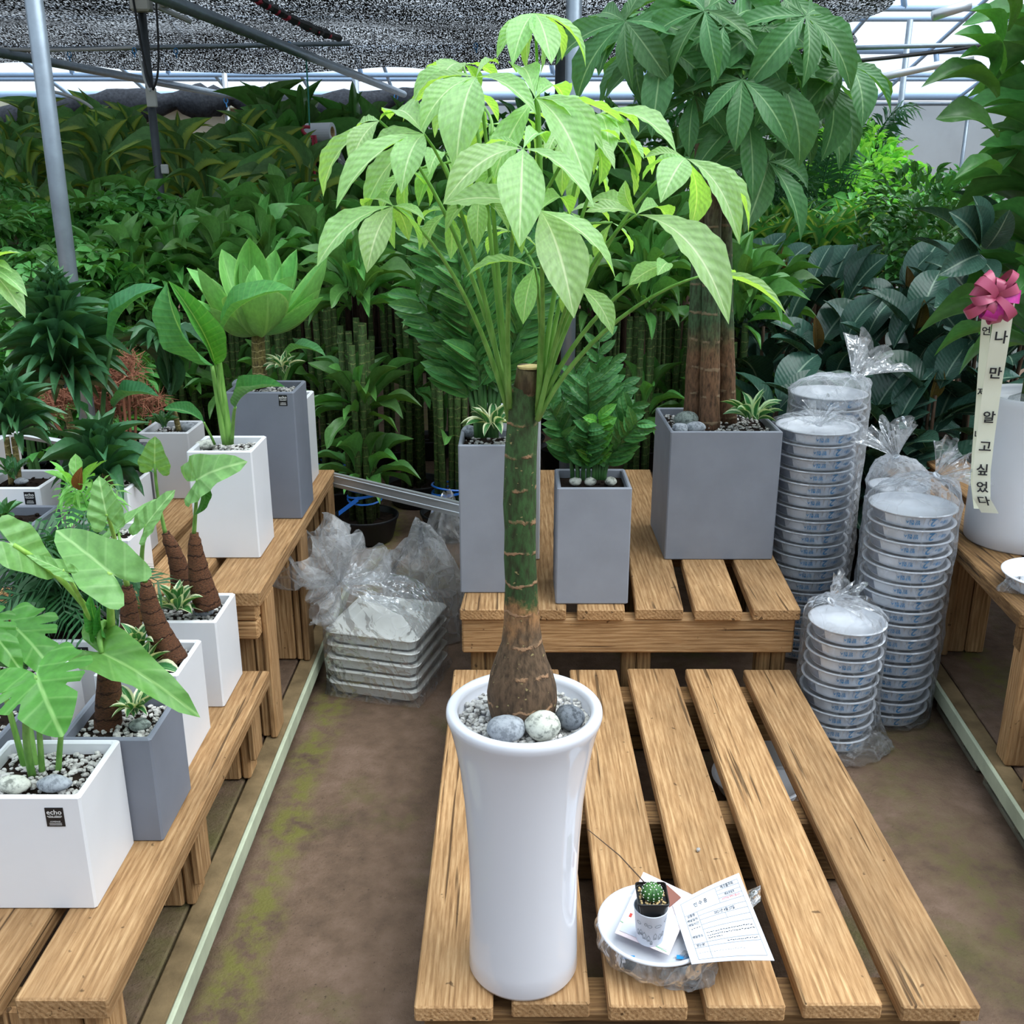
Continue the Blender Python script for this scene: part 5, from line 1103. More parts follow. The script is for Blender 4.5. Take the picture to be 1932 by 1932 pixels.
def crumple(name, label, c, rx, ry, h, mat, seed, floorz=0, seg=44, amp=.3):
    mb = MB(); rows = []
    for i in range(15):
        s = i / 14; ph = s * math.pi / 2 * 1.04
        rows.append([Vector((c[0] + rx * math.cos(ph) * math.cos(a) * (1 + amp * mnoise.noise((math.cos(a) * 2, math.sin(a) * 2, s * 2 + seed)) + .10 * math.sin(a * 9 + seed)), c[1] + ry * math.cos(ph) * math.sin(a) * (1 + amp * mnoise.noise((math.cos(a) * 2, math.sin(a) * 2, s * 2 + seed + 4))), floorz + h * math.sin(ph) * (1 + amp * .6 * mnoise.noise((math.cos(a) * 2.5, math.sin(a) * 2.5, s * 3 + seed))) + .012 * mnoise.noise((math.cos(a) * 9, math.sin(a) * 9, s * 9 + seed)) * (s > .05))) for a in [2 * math.pi * k / seg for k in range(seg)]])
    mb.v = [tuple(p) for r_ in rows for p in r_]; mb.f = [(i * seg + k, i * seg + (k + 1) % seg, (i + 1) * seg + (k + 1) % seg, (i + 1) * seg + k) for i in range(14) for k in range(seg)]; mb.m = [0] * len(mb.f)
    return solo(name, mb, M[mat], label, 'plastic film', (c[0], c[1], floorz), smooth=True)
p = on(1635, 1410, 0); crumple('loose_film', 'loose clear film lying on the ground by the short saucer stack', (p.x, p.y, 0), .075, .05, .05, 'clear_bag', 3)

# square trays in a bag
A, L_, R_ = on(784, 1212, .225), on(606, 1190, .225), on(850, 1141, .225)
e1 = (L_ - A); e2 = (R_ - A); e1.z = e2.z = 0
l1, l2 = e1.length, max(e2.length, .0); side = .315; u1 = e1.normalized(); u2 = Vector((-u1.y, u1.x, 0)) * (-1 if u1.x * e2.y - u1.y * e2.x < 0 else 1)
def sq_ring(org, half, z, rc=.03, n=5):
    out = []
    for (sx, sy) in ((1, 1), (-1, 1), (-1, -1), (1, -1)):
        for k in range(n):
            a0 = {(1, 1): 0, (-1, 1): 90, (-1, -1): 180, (1, -1): 270}[(sx, sy)]; a = math.radians(a0 + 90 * k / (n - 1))
            q = (sx * (half - rc) + rc * math.cos(a), sy * (half - rc) + rc * math.sin(a)); out.append(org + u1 * q[0] + u2 * q[1] + Vector((0, 0, z)))
    return out
TC = Vector((A.x, A.y, 0)) + u1 * side / 2 + u2 * side / 2
for i in range(5):
    z = .002 + i * .045; h = side / 2; rings = [sq_ring(TC, h - .022, z), sq_ring(TC, h - .017, z + .003), sq_ring(TC, h - .008, z + .034), sq_ring(TC, h, z + .038), sq_ring(TC, h + .002, z + .041), sq_ring(TC, h, z + .044), sq_ring(TC, h - .010, z + .044), sq_ring(TC, h - .016, z + .040), sq_ring(TC, h - .026, z + .016)]
    mb = MB(); n = 20; mb.v = [tuple(p) for r_ in rings for p in r_]; mb.f = [(a * n + k, a * n + (k + 1) % n, (a + 1) * n + (k + 1) % n, (a + 1) * n + k) for a in range(8) for k in range(n)] + [tuple(range(n))[::-1], tuple(8 * n + k for k in range(n))]; mb.m = [0] * len(mb.f)
    solo('square_tray', mb, M['tray_plastic'], ORD[4 - i] + ' square off-white tray from the top of the bagged pile', 'plant tray', (TC.x, TC.y, z), 'square trays in the bagged pile')
def bagbox(label, c, half, z1, knot, seed):
    t = thing('plastic_bag', label, 'plastic bag', (c.x, c.y, 0)); rows = []; seg = 80
    def rp(a): q = max(abs(math.cos(a)), abs(math.sin(a))); return half * 1.05 / q ** .82
    for i in range(12):
        s = i / 11; z = lerp(0, z1, s); rows.append([c + (u1 * math.cos(a) + u2 * math.sin(a)) * (rp(a) * (1.0 + .06 * (1 - s) ** 8) + .008 * mnoise.noise((math.cos(a) * 5, math.sin(a) * 5, z * 14 + seed))) + Vector((0, 0, z)) for a in [2 * math.pi * k / seg for k in range(seg)]])
    for i in range(1, 9):
        s = i / 8; cc = Vector((c.x, c.y, z1)).lerp(knot, s); rows.append([cc + (u1 * math.cos(a) + u2 * math.sin(a)) * (rp(a) * (1 - s) ** .7 * (1 + .12 * math.sin(a * 13 + seed) * s) + .012) + Vector((0, 0, .05 * math.sin(s * 3.14) + .04 * mnoise.noise((math.cos(a) * 3, math.sin(a) * 3, s * 3 + seed)) * math.sin(s * 3.14))) for a in [2 * math.pi * k / seg for k in range(seg)]])
    mb = MB(); n = len(rows); mb.v = [tuple(p) for r_ in rows for p in r_]; mb.f = [(i * seg + k, i * seg + (k + 1) % seg, (i + 1) * seg + (k + 1) % seg, (i + 1) * seg + k) for i in range(n - 1) for k in range(seg)]; mb.m = [0] * len(mb.f); mb.build('cover', M['clear_bag'], t, smooth=True)
    for j, (fl, sz) in enumerate(((Vector((-.5, -.1, .75)), .16), (Vector((-.75, -.5, -.25)), .11), (Vector((.45, .3, .7)), .14))):
        fl.normalize(); u = fl.orthogonal().normalized(); v = fl.cross(u); mb = MB(); rows = []
        for i in range(10):
            s = i / 9; rows.append([knot + fl * (sz * 1.15 * s) + (u * math.cos(a) + v * math.sin(a)) * (.01 + sz * .72 * math.sin(min(1, s * 1.05) * 2.0) * (1 + .22 * math.sin(a * 5 + j) + .16 * math.sin(a * 11 + seed))) + fl * .02 * s * math.sin(a * 7) for a in [2 * math.pi * k / 60 for k in range(60)]])
        mb.v = [tuple(p) for r_ in rows for p in r_]; mb.f = [(i * 60 + k, i * 60 + (k + 1) % 60, (i + 1) * 60 + (k + 1) % 60, (i + 1) * 60 + k) for i in range(9) for k in range(60)]; mb.m = [0] * len(mb.f); mb.build('frill', M['milky_bag'], t, smooth=True)
    return t
bagbox('clear bag with a big loose frill over the square tray pile', TC, side / 2, .232, at(640, 1100, TC.y - .02), 2)
crumple('plastic_bag', 'crumpled clear bag heaped behind the square tray pile', (-.33, 3.45, 0), .17, .15, .36, 'milky_bag', 8, amp=.5)
crumple('plastic_bag', 'clear bag end sticking up below the silver track', (-.26, 3.75, 0), .12, .1, .36, 'clear_bag', 12, amp=.6)

# ---- saucer with cactus cup, cards and delivery sheet on the front pallet
SC = on(1238, 1738, .262); t = thing('caster_saucer', 'white caster saucer in torn film carrying the small cactus cup', 'plant saucer', (SC.x, SC.y, .2))
mb = MB(); k = .885; mb.lathe([(0, .232), (.095 * k, .232), (.117 * k, .252), (.1235 * k, .2535), (.126 * k, .2565), (.1255 * k, .2595), (.122 * k, .261), (.117 * k, .259), (.112 * k, .246), (0, .2445)], 64, (SC.x, SC.y, 0)); mb.build('dish', M['white_plastic'], t, smooth=True)
for a in (.6, 2.2, 3.9, 5.4):
    q = Vector((SC.x + .08 * math.cos(a), SC.y + .08 * math.sin(a), .216)); d = Vector((math.sin(a), -math.cos(a), 0)); mb = MB(); mb.tube([q - d * .009, q + d * .009], .0155, 14); mb.box(q + Vector((-.01, -.01, .0)), q + Vector((.01, .01, .02)), .003); mb.build('caster', M['black_plastic'], t)
mb = MB()
for (px, py) in ((1186, 1806), (1288, 1806)):
    o = on(px, py, .25); mb.add([o + Vector(q) for q in ((-.012, -.004, .0), (.010, -.006, .0), (.012, .004, .0), (-.010, .006, .0))], [(0, 1, 2, 3)])
mb.build('print', M['blue_ink'], t)
rows = []; seg = 80; mb = MB()
for (rr, z) in ((.114, .262), (.116, .255), (.119, .244), (.116, .228), (.104, .212), (.09, .204)):
    rows.append([Vector((SC.x + .004, SC.y - .006, z)) + Vector((math.cos(a), math.sin(a), 0)) * (rr + (.012 * mnoise.noise((math.cos(a) * 4, math.sin(a) * 4, z * 40)) if z < .26 else 0)) + Vector((0, 0, .008 * mnoise.noise((math.cos(a) * 6, math.sin(a) * 6, z * 30)) if .21 < z < .25 else 0)) for a in [2 * math.pi * k_ / seg for k_ in range(seg)]])
mb.v = [tuple(p) for r_ in rows for p in r_]; mb.f = [(i * seg + k_, i * seg + (k_ + 1) % seg, (i + 1) * seg + (k_ + 1) % seg, (i + 1) * seg + k_) for i in range(5) for k_ in range(seg)]; mb.m = [0] * len(mb.f)
wr = solo('film_wrap', mb, M['clear_bag'], 'crinkled clear film hanging around the cactus saucer rim', 'plastic film', (SC.x, SC.y, .204), smooth=True)
q = on(1300, 1842, .205); crumple('loose_film', 'bunched clear film drooping from the cactus saucer', (q.x, q.y, 0), .05, .032, .05, 'milky_bag', 5, .2, amp=.4)
q = on(1395, 1690, .25); mb = MB(); mb.grid(6, 6, lambda u, v: on(1365 + 70 * u, 1700 - 30 * u + 60 * v * (1 - u * .5), .225 + .012 * math.sin(u * 8 + v * 5))); solo('film_corner', mb, M['clear_bag'], 'clear film corner poking out beyond the delivery sheet', 'plastic film', q, smooth=True)

def sheet(name, label, corners, mat, zlift=0.0, cat='paper', bulge=.0, prints=()):
    TLc, TRc, BRc, BLc = corners
    def fn(u, v):
        p = TLc.lerp(TRc, u).lerp(BLc.lerp(BRc, u), v); p.z += bulge * math.sin(math.pi * u) ; return p
    mb = MB(); n = 10; mb.grid(n, n, lambda u, v: fn(u, v)); top = len(mb.v)
    mb.grid(n, n, lambda u, v: fn(u, v) - Vector((0, 0, .0009)))
    o = TLc.lerp(BRc, .5); t = thing(name, label, cat, (o.x, o.y, o.z)); mb.build('sheet', M[mat], t, smooth=True)
    W_, H_ = (TRc - TLc).length, (BLc - TLc).length
    for (mat_, items) in prints:
        pb = MB()
        for it in items:
            if it[0] == 'line':
                _, u0, v0, u1_, v1_, th = it; du, dv = u1_ - u0, v1_ - v0; ln = math.hypot(du * W_, dv * H_); nx, ny = -dv * H_ / ln, du * W_ / ln
                k = max(2, int(ln / .02)); vs = []
                for i in range(k + 1):
                    s = i / k
                    for sg in (-1, 1): vs.append(fn(u0 + du * s + sg * th * nx / W_ / 2, v0 + dv * s + sg * th * ny / H_ / 2) + Vector((0, 0, .0007)))
                pb.add(vs, [(2 * i, 2 * i + 1, 2 * i + 3, 2 * i + 2) for i in range(k)])
            elif it[0] == 'quad':
                _, u0, v0, u1_, v1_ = it; pb.add([fn(a, b) + Vector((0, 0, .0009)) for a, b in ((u0, v1_), (u1_, v1_), (u1_, v0), (u0, v0))], [(0, 1, 2, 3)])
            else:
                _, s, u0, v0, size, bold = it; P, Fc = text_verts(s, size, bold); pb.add([fn(u0 + x / W_, v0 - y / H_) + Vector((0, 0, .0008)) for x, y in P], Fc)
        pb.build('print', M[mat_], t)
    return t
mk = random.Random(4)
def scrib(u0, v, u1_, n, th=.0012):                         # handwriting-fine illegible marks
    out = []; u = u0
    while u < u1_: w_ = mk.uniform(.012, .03); out.append(('line', u, v + mk.uniform(-.006, .006), min(u + w_, u1_), v + mk.uniform(-.006, .006), th)); u += w_ + mk.uniform(.006, .014)
    return out
lines = [('line', .10, .06, .94, .06, .0009), ('line', .10, .06, .10, .95, .0009), ('line', .94, .06, .94, .95, .0009), ('line', .10, .95, .94, .95, .0009), ('line', .60, .06, .60, .27, .0009), ('line', .27, .27, .27, .95, .0009)] + [('line', .10 if v in (.27, .72, .78) else .27, v, .94, v, .0009) for v in (.27, .335, .40, .47, .54, .72, .78)] + [('line', .60, v, .94, v, .0009) for v in (.11, .16, .21)] + [('line', .62, .40, .62, .47, .0009)]
sheet('delivery_sheet', 'white printed delivery sheet lying half off the cactus saucer', [on(1269, 1708, .268), on(1394, 1647, .266), on(1461, 1812, .264), on(1305, 1819, .267)], 'paper', cat='paper', bulge=.004, prints=[
    ('grey_ink', lines), ('dark_ink', [('text', '인 수 증', .35, .17, .0105, .01), ('text', '상품명', .18, .30, .0068, .01), ('text', '배달일자', .18, .365, .0068, .01), ('text', '배달시간', .18, .43, .0068, .01), ('text', '배달장소', .18, .62, .0068, .01), ('text', '받는분', .18, .75, .0068, .01), ('text', '2021년 4월 27일', .62, .37, .0076, .01), ('text', '에코플라워', .77, .085, .0076, .01), ('text', '배송완료후', .77, .185, .0058, .01)] + scrib(.30, .60, .92, 12) + scrib(.30, .64, .92, 12) + scrib(.30, .675, .48, 4) + scrib(.52, .75, .92, 8) + scrib(.13, .49, .25, 3) + scrib(.13, .86, .70, 9, .0005)),
    ('red_ink', [('text', '사진전송 부탁드립니다', .77, .235, .0050, .01)])])
sheet('greeting_card', 'pale pink card under the cactus cup', [on(1214, 1645, .2655), on(1310, 1690, .2655), on(1262, 1802, .266), on(1160, 1760, .266)], 'pink_paper', cat='card', prints=[('paper', [('quad', .06, .42, .95, .95)]), ('green_ink', [('line', .0, .82, .30, .86, .002), ('line', .65, .95, .95, .97, .002)]), ('grey_ink', [('text', 'MEMO', .93, .45, .011, .02)] + scrib(.70, .88, .90, 4, .0009)), ('yellow_ink', [('line', .72 + .03 * math.cos(a), .62 + .03 * math.sin(a), .72 + .05 * math.cos(a), .62 + .05 * math.sin(a), .0009) for a in np.linspace(0, 5.5, 8)]), ('red_ink', [('quad', .10, .66, .15, .72)]), ('blue_ink', [('line', .2, .58, .2, .8, .003), ('line', .16, .76, .28, .78, .004)])])
sheet('brown_card', 'small brown square card standing out behind the cactus cup', [on(1258, 1669, .268), on(1285, 1693, .268), on(1262, 1712, .268), on(1236, 1690, .268)], 'brown_card', cat='card')
cp = on(1227, 1778, .266) + Vector((0, .012, 0)); t = thing('cactus_cup', 'white paper cup with line drawings holding a small green cactus', 'potted plant', (cp.x, cp.y, .2662))
mb = MB(); z = .2662; mb.lathe([(0, z + .002), (.0225, z + .002), (.0232, z), (.0245, z), (.031, z + .068), (.0322, z + .070), (.0318, z + .072), (.0302, z + .071), (.0292, z + .06), (0, z + .058)], 40, (cp.x, cp.y, 0)); mb.build('cup', M['paper'], t, smooth=True)
mb = MB()
def on_cup(a, h): r = lerp(.0245, .031, h / .068) + .0004; return Vector((cp.x + r * math.cos(a), cp.y + r * math.sin(a), z + h))
def cupstroke(P, th=.0005):
    for (a0, h0), (a1, h1) in zip(P[:-1], P[1:]): dx, dy = (a1 - a0) * .028, h1 - h0; l = math.hypot(dx, dy) or 1; nx, ny = -dy / l * th, dx / l * th; mb.add([on_cup(a0 + nx / .028, h0 + ny), on_cup(a1 + nx / .028, h1 + ny), on_cup(a1 - nx / .028, h1 - ny), on_cup(a0 - nx / .028, h0 - ny)], [(0, 1, 2, 3)])
for (a, h, w_) in ((-2.5, .050, .16), (-2.0, .052, .08), (-1.75, .049, .14), (-1.2, .048, .22), (-.6, .054, .15)): cupstroke([(a + w_ * math.cos(q), h + .003 * math.sin(q)) for q in np.linspace(0, 6.3, 11)])
for (a, h, s) in ((-2.6, .020, 1), (-2.35, .024, .9), (-2.1, .017, 1.2), (-1.8, .014, 1), (-1.35, .018, 1.1), (-1.0, .016, 1), (-.75, .02, .9), (-1.6, .006, .7)):
    cupstroke([(a - .1 * s, h), (a - .1 * s, h + .008 * s), (a, h + .013 * s), (a + .1 * s, h + .008 * s), (a + .1 * s, h), (a - .1 * s, h)]); cupstroke([(a - .02, h), (a - .02, h + .004), (a + .03, h + .004), (a + .03, h)])
mb.build('drawing', M['grey_ink'], t)
h0 = z + .062; tilt = Matrix.Translation((cp.x, cp.y, h0)) @ Matrix.Rotation(.10, 4, 'X')
mb = MB(); rings = []
def rsq(hw, zz, rc): return [tilt @ Vector((sx * (hw - rc) + rc * math.cos(math.radians(a0 + 90 * k / 4)), sy * (hw - rc) + rc * math.sin(math.radians(a0 + 90 * k / 4)), zz)) for (sx, sy, a0) in ((1, 1, 0), (-1, 1, 90), (-1, -1, 180), (1, -1, 270)) for k in range(5)]
rings = [rsq(.021, -.02, .008), rsq(.0255, .034, .006), rsq(.0285, .036, .006), rsq(.0285, .040, .006), rsq(.0268, .0405, .006), rsq(.0258, .030, .006)]
mb.v = [tuple(p) for r_ in rings for p in r_]; mb.f = [(i * 20 + k, i * 20 + (k + 1) % 20, (i + 1) * 20 + (k + 1) % 20, (i + 1) * 20 + k) for i in range(5) for k in range(20)] + [tuple(range(20))[::-1], tuple(100 + k for k in range(20))]; mb.m = [0] * len(mb.f); mb.build('nursery_pot', M['black_plastic'], t)
mb = MB(); rd = random.Random(6)
for _ in range(90): mb.ball(tilt @ Vector((rd.uniform(-.023, .023), rd.uniform(-.023, .023), .031)), .0026, 1, .4, rd)
stuffpart(mb.build('grit', M['gravel_tan'] if 'gravel_tan' in M else M['cut_wood'], t))
stalk('cactus_skin', hexc('#2f5a2c'), hexc('#4a7a3c'), .5)
mb = MB(); mb.lathe([(.002, .0), (.012, .002), (.0175, .009), (.0185, .016), (.016, .024), (.010, .029), (.003, .030), (.0, .0295)], 72, (0, 0, 0), fn=lambda p, a, zz: Vector((p.x * (1 + .10 * math.cos(a * 12)), p.y * (1 + .10 * math.cos(a * 12)), p.z))); mb.v = [tuple(tilt @ (Vector(q) + Vector((0, 0, .028)))) for q in mb.v]; cb = mb.build('cactus', M['cactus_skin'], t, smooth=True)
mb = MB()
for k in range(12):
    for (r_, zz) in ((.0193, .012), (.0195, .018), (.0165, .0245), (.0105, .030), (.005, .0312)):
        if r_ < .012 and k % 2: continue
        a = 2 * math.pi * k / 12 + .0; mb.ball(tilt @ Vector((r_ * math.cos(a), r_ * math.sin(a), zz + .028)), .00135, 1, .3)
stuffpart(mb.build('areoles', M['spine'], cb))
a, b = tilt @ Vector((.004, .026, .040)), at(1108, 1564, 1.62); mb = MB(); mb.tube([a + Vector((0, .004, -.02)), a.lerp(b, .5), b], [.0012, .0011, .0008], 6); solo('thin_stick', mb, M['stick'], 'thin dark stick leaning from the cactus pot towards the glossy white pot', 'stick', a)
p = on(1317, 1606, .2); mb = MB(); mb.ball((p.x, p.y, .2045), (.006, .0045, .0045), 1, .4); solo('gravel_chip', mb, M['gravel'], 'single white gravel chip on the front pallet board', 'stone', (p.x, p.y, .2))
# saucer stored below the front pallet
p = on(1450, 1470, .03); ob = saucer((p.x - .03, p.y, .0), .3, 'white caster saucer lying on the ground under the front pallet', None, ('band',)); ob.rotation_euler = (0, 0, .4)
mb = MB(); mb.box((p.x - .07, p.y + .02, .044), (p.x + .05, p.y + .16, .056), .004); lid = solo('grey_lid', mb, M['aluminium'], 'flat grey panel on the saucer under the front pallet', 'panel', (p.x, p.y + .08, .044))

# ---- right bench: cylinder pot, bow, ribbon, dracaena
RP = Vector((1.545, 2.905, .55)); t = thing('potted_dracaena', 'tall white cylinder pot with a large leafy dracaena and a pink bow', 'potted plant', RP)
mb = MB(); mb.lathe([(0, .55), (.145, .55), (.150, .556), (.153, .60), (.157, .98), (.158, 1.0), (.155, 1.004), (.147, 1.004), (.145, .995), (.143, .975), (0, .972)], 64, (RP.x, RP.y, 0)); mb.build('pot', M['white_pot'], t, smooth=True)
for k, (x, y) in enumerate(((-.06, -.05), (.02, .05), (.07, -.04))): stem(t, [RP + Vector((x, y, .42)), RP + Vector((x, y, .7)), RP + Vector((x * 1.3, y * 1.3, 1.0)), RP + Vector((x * 1.5, y * 1.5, 1.35))], .02, .014, 'cane', 'cane')
rd = random.Random(77)
for (z_, n_) in ((1.25, 30), (1.45, 34), (1.65, 34), (1.85, 30), (2.02, 22)):
    rosette(t, 'dracaena', RP + Vector((0, 0, z_ - .55)), n_, .30, .30, 65, -25, spread=.05, rnd=rd, hgt=.12, col=(.62, .72, .7))
for (b_, e_, w_) in (((1870, 150), (1800, 65), .40), ((1880, 185), (1738, 165), .34), ((1880, 95), (1830, 20), .3), ((1880, 260), (1765, 225), .4), ((1885, 330), (1800, 340), .36), ((1890, 140), (1810, 110), .36), ((1900, 60), (1880, -10), .36)):
    put_leaf('leaf', 'dracaena', t, at(*b_, 2.75), at(*e_, 2.66), (-.1, -.5, .85), w_, (.62, .72, .7))
for (b_, e_) in (((1845, 470), (1790, 400)), ((1850, 480), (1770, 520)), ((1860, 470), (1905, 395)), ((1850, 460), (1835, 370)), ((1850, 490), (1880, 530))):
    put_leaf('leaf', 'rubber', t, at(*b_, 2.8), at(*e_, 2.72), (0, -.8, .5), .55)
mb = MB(); mb.ball((RP.x - .06, RP.y - .06, .985), (.06, .05, .035), 2, .12); mb.build('moss_cover', M['milky_bag'], t, smooth=True)
# bow
bc = at(1868, 560, 2.60); t = thing('ribbon_bow', 'shiny pink and magenta ribbon bow above the cream banner', 'bow', bc); rd = random.Random(9)
def loop(d, L, w_, mat, tw):
    d = Vector(d).normalized(); s = d.cross(Vector((0, -1, .1))).normalized(); nrm = s.cross(d); mb = MB(); vs = []
    for i in range(15):
        a = i / 14 * 6.283; r = .5 - .5 * math.cos(a); p = bc + d * L * r + nrm * L * .36 * math.sin(a) * -1
        for q in (-.5, .5): vs.append(p + (s * math.cos(tw) + nrm * math.sin(tw)) * w_ * q * (.35 + .65 * r))
    mb.add(vs, [(2 * i, 2 * i + 1, 2 * i + 3, 2 * i + 2) for i in range(14)]); mb.build('loop', M[mat], t, smooth=True)
for k in range(13):
    a = k / 13 * 6.28; loop((math.cos(a), -.35 - .5 * (k % 2), math.sin(a) * .9 + .1), .058 + .012 * (k % 3), .026, 'rose_ribbon', rd.uniform(-.5, .5))
loop((.7, -.5, .05), .07, .035, 'magenta_ribbon', .3); loop((-.2, -.6, -.9), .065, .04, 'magenta_ribbon', .1); loop((.1, -.7, -1), .062, .034, 'magenta_ribbon', -.3)
def banner(label, P, width, mat, chars, size):
    P = [Vector(p) for p in P]; Q = []
    for i in range(len(P) - 1):
        for k in range(8): Q.append(P[i].lerp(P[i + 1], k / 8))
    Q.append(P[-1]); t = thing('ribbon_banner', label, 'ribbon', P[-1]); mb = MB(); vs = []; sd = Vector((.98, -.2, 0)).normalized()
    for i, p in enumerate(Q): vs += [p - sd * width / 2, p + sd * width / 2]
    n = len(Q); vs += [v + Vector((0, .0008, 0)) for v in vs]; mb.add(vs, [(2 * i, 2 * i + 1, 2 * i + 3, 2 * i + 2) for i in range(n - 1)] + [(2 * n + 2 * i + 2, 2 * n + 2 * i + 3, 2 * n + 2 * i + 1, 2 * n + 2 * i) for i in range(n - 1)]); mb.build('strip', M[mat], t, smooth=True)
    for ch, s in chars:
        f = s * (n - 1); j = min(int(f), n - 2); c = Q[j].lerp(Q[j + 1], f - j); dn = (Q[min(j + 3, n - 1)] - Q[max(0, j - 3)]).normalized(); mb = MB(); flat_text(mb, ch, c + Vector((0, -.004, 0)) + sd.cross(dn) * .0, sd, -dn, size, .02); mb.build('letter', M['dark_ink'], t)
banner('wide cream ribbon with dark brush letters hanging before the white cylinder pot', [at(1897, 570, 2.60), at(1885, 650, 2.61), at(1872, 730, 2.64), at(1860, 820, 2.66), at(1852, 890, 2.67), at(1852, 940, 2.68), at(1868, 968, 2.70)], .046, 'cream_ribbon', [('나', .14), ('만', .28), ('알', .44), ('고', .555), ('싶', .66), ('었', .765), ('다', .865)], .036)
banner('narrow cream ribbon hanging behind the wide lettered ribbon', [at(1862, 590, 2.66), at(1857, 660, 2.68), at(1850, 760, 2.70), at(1842, 860, 2.71), at(1840, 910, 2.71), at(1846, 960, 2.70)], .024, 'cream_ribbon', [('언', .10), ('제', .36), ('나', .52)], .026)
SB = MR @ Vector((.09, -.0, .55)); SB = on(1985, 1085, .59); ob = saucer((SB.x, SB.y, .552), 2.4, 'white caster saucer in clear film on the right bench end', None, ('band', 'clip'))
crumple('loose_film', 'clear film gathered beside the saucer on the right bench', (on(1920, 1108, .56).x, on(1920, 1108, .56).y, 0), .05, .03, .035, 'clear_bag', 21, .552)
# what each plant of a row stands beside
FIRST = ['behind the leaning petioles of the bright money tree', 'behind the short grey planter', 'left of the triple money tree trunk', 'directly behind the triple money tree trunk', 'right of the triple money tree trunk', 'behind the blue-tied dracaena, beside the agave', 'above the tall grey agave planter', 'between the two blue-tied dracaenas', 'behind the tall grey planter stems', 'beside the first rubber plant', 'behind the agave leaves', 'behind the strelitzia', 'behind the rolled strelitzia leaf', 'behind the compact dracaena tree']
SECOND = ['behind the left steel post', 'right of the schefflera hedge', 'below the switch box post', 'below the striped corn plants', 'behind the agave rosette', 'under the hanging red ribbon', 'behind the drooping left money tree leaflets', 'behind the left edge of the money tree crown', 'behind the money tree petioles', 'beside the centre steel post', 'right of the centre steel post', 'behind the long right money tree leaflet', 'behind the upper triple trunk']
HEDGE = ['beside the left steel post foot', 'left of the left steel post', 'crossed by the left steel post', 'at the hedge top right', 'low behind the money tree leaves', 'low behind the compact dracaena', 'at the outer hedge end', 'right of the left steel post, lower', 'lowest behind the bench pots', 'tallest at the outer hedge end', 'last in the hedge near the switch box post']
CORN = ['beside the outer end of the hedge', 'behind the left steel post top', 'above the hedge crown', 'left of the dark switch box post', 'right of the dark switch box post', 'standing forward of the switch box post', 'before the pale post with blue tie', 'under the hanging film roll', 'nearest the pink flowers', 'in the second line beside the left steel post', 'in the second line above the hedge', 'in the second line beside the pale post']
RUB = ['behind the wide grey planter right side', 'behind the bag frill of the farthest stack', 'right of the farthest saucer stack', 'left of the lettered ribbon', 'beside the triple money tree foliage', 'below the low striped row', 'below the striped row middle', 'below the ficus bushes', 'beside the ficus bushes', 'behind the ribbon banner', 'above the knotted bag', 'beside the narrow ribbon', 'behind the gathered bag top', 'behind the crumpled bag']
DARK = ['straight below the film roll string', 'right of the film roll', 'beside the far pipe end', 'tallest, left of the film roll string', 'in front of the far pipe end', 'behind the left money tree crown']
LOW = ['in the front line, first behind the triple trunk', 'second in the front line from the triple trunk', 'third in the front line from the triple trunk', 'fourth in the front line from the triple trunk', 'fourth in the front line from the ficus', 'third in the front line from the ficus', 'second in the front line from the ficus', 'front line, touching the ficus', 'in the rear line, first behind the triple trunk', 'second in the rear line from the triple trunk', 'third in the rear line from the triple trunk', 'fourth in the rear line from the triple trunk', 'third in the rear line from the ficus', 'second in the rear line from the ficus', 'rear line, touching the ficus']
# ================================================================ the nursery stock behind
def black_pot(t, x, y, r=.14, h=.12, z=0):
    mb = MB(); mb.lathe([(0, z), (r * .78, z), (r * .82, z + .01), (r * .97, z + h - .02), (r, z + h - .015), (r * 1.02, z + h - .004), (r, z + h), (r * .95, z + h - .004), (r * .93, z + h - .03), (0, z + h - .03)], 32, (x, y, 0)); mb.build('pot', M['black_plastic'], t, smooth=True)
    mb = MB(); mb.grid(6, 24, lambda u, v: (x + r * .93 * u * math.cos(v * 6.2832), y + r * .93 * u * math.sin(v * 6.2832), z + h - .028 + .006 * mnoise.noise((u * 5, v * 9, x)))); mb.build('soil', M['soil'], t, smooth=True)
def ribbon_tie(t, x, y, z, r, seed):
    rd = random.Random(seed); mb = MB()
    for k in range(3): mb.tube([(x + r * math.cos(a), y + r * math.sin(a), z + k * .02 - .02 + .012 * math.sin(a + k * 2)) for a in np.linspace(0, 6.283, 20)], .005, 5, cap=False)
    mb.build('ribbon', M['blue_ribbon'], t)
    mb = MB(); s = Vector((x + rd.uniform(-.02, .02), y - r - .004, z)); e = s + Vector((rd.choice((-.09, -.07)), -.02, -.07)); d = Vector((.0, 0, .012)); mb.add([s - d, s + d, e + d * 1.4, e - d * .4], [(0, 1, 2, 3)]); e2 = s + Vector((.09, -.0, .02)); mb.add([s - d * .5, s + d * .5, e2 + d * .5, e2 - d * .5], [(0, 1, 2, 3)]); mb.build('ribbon_tail', M['blue_ribbon'], t)
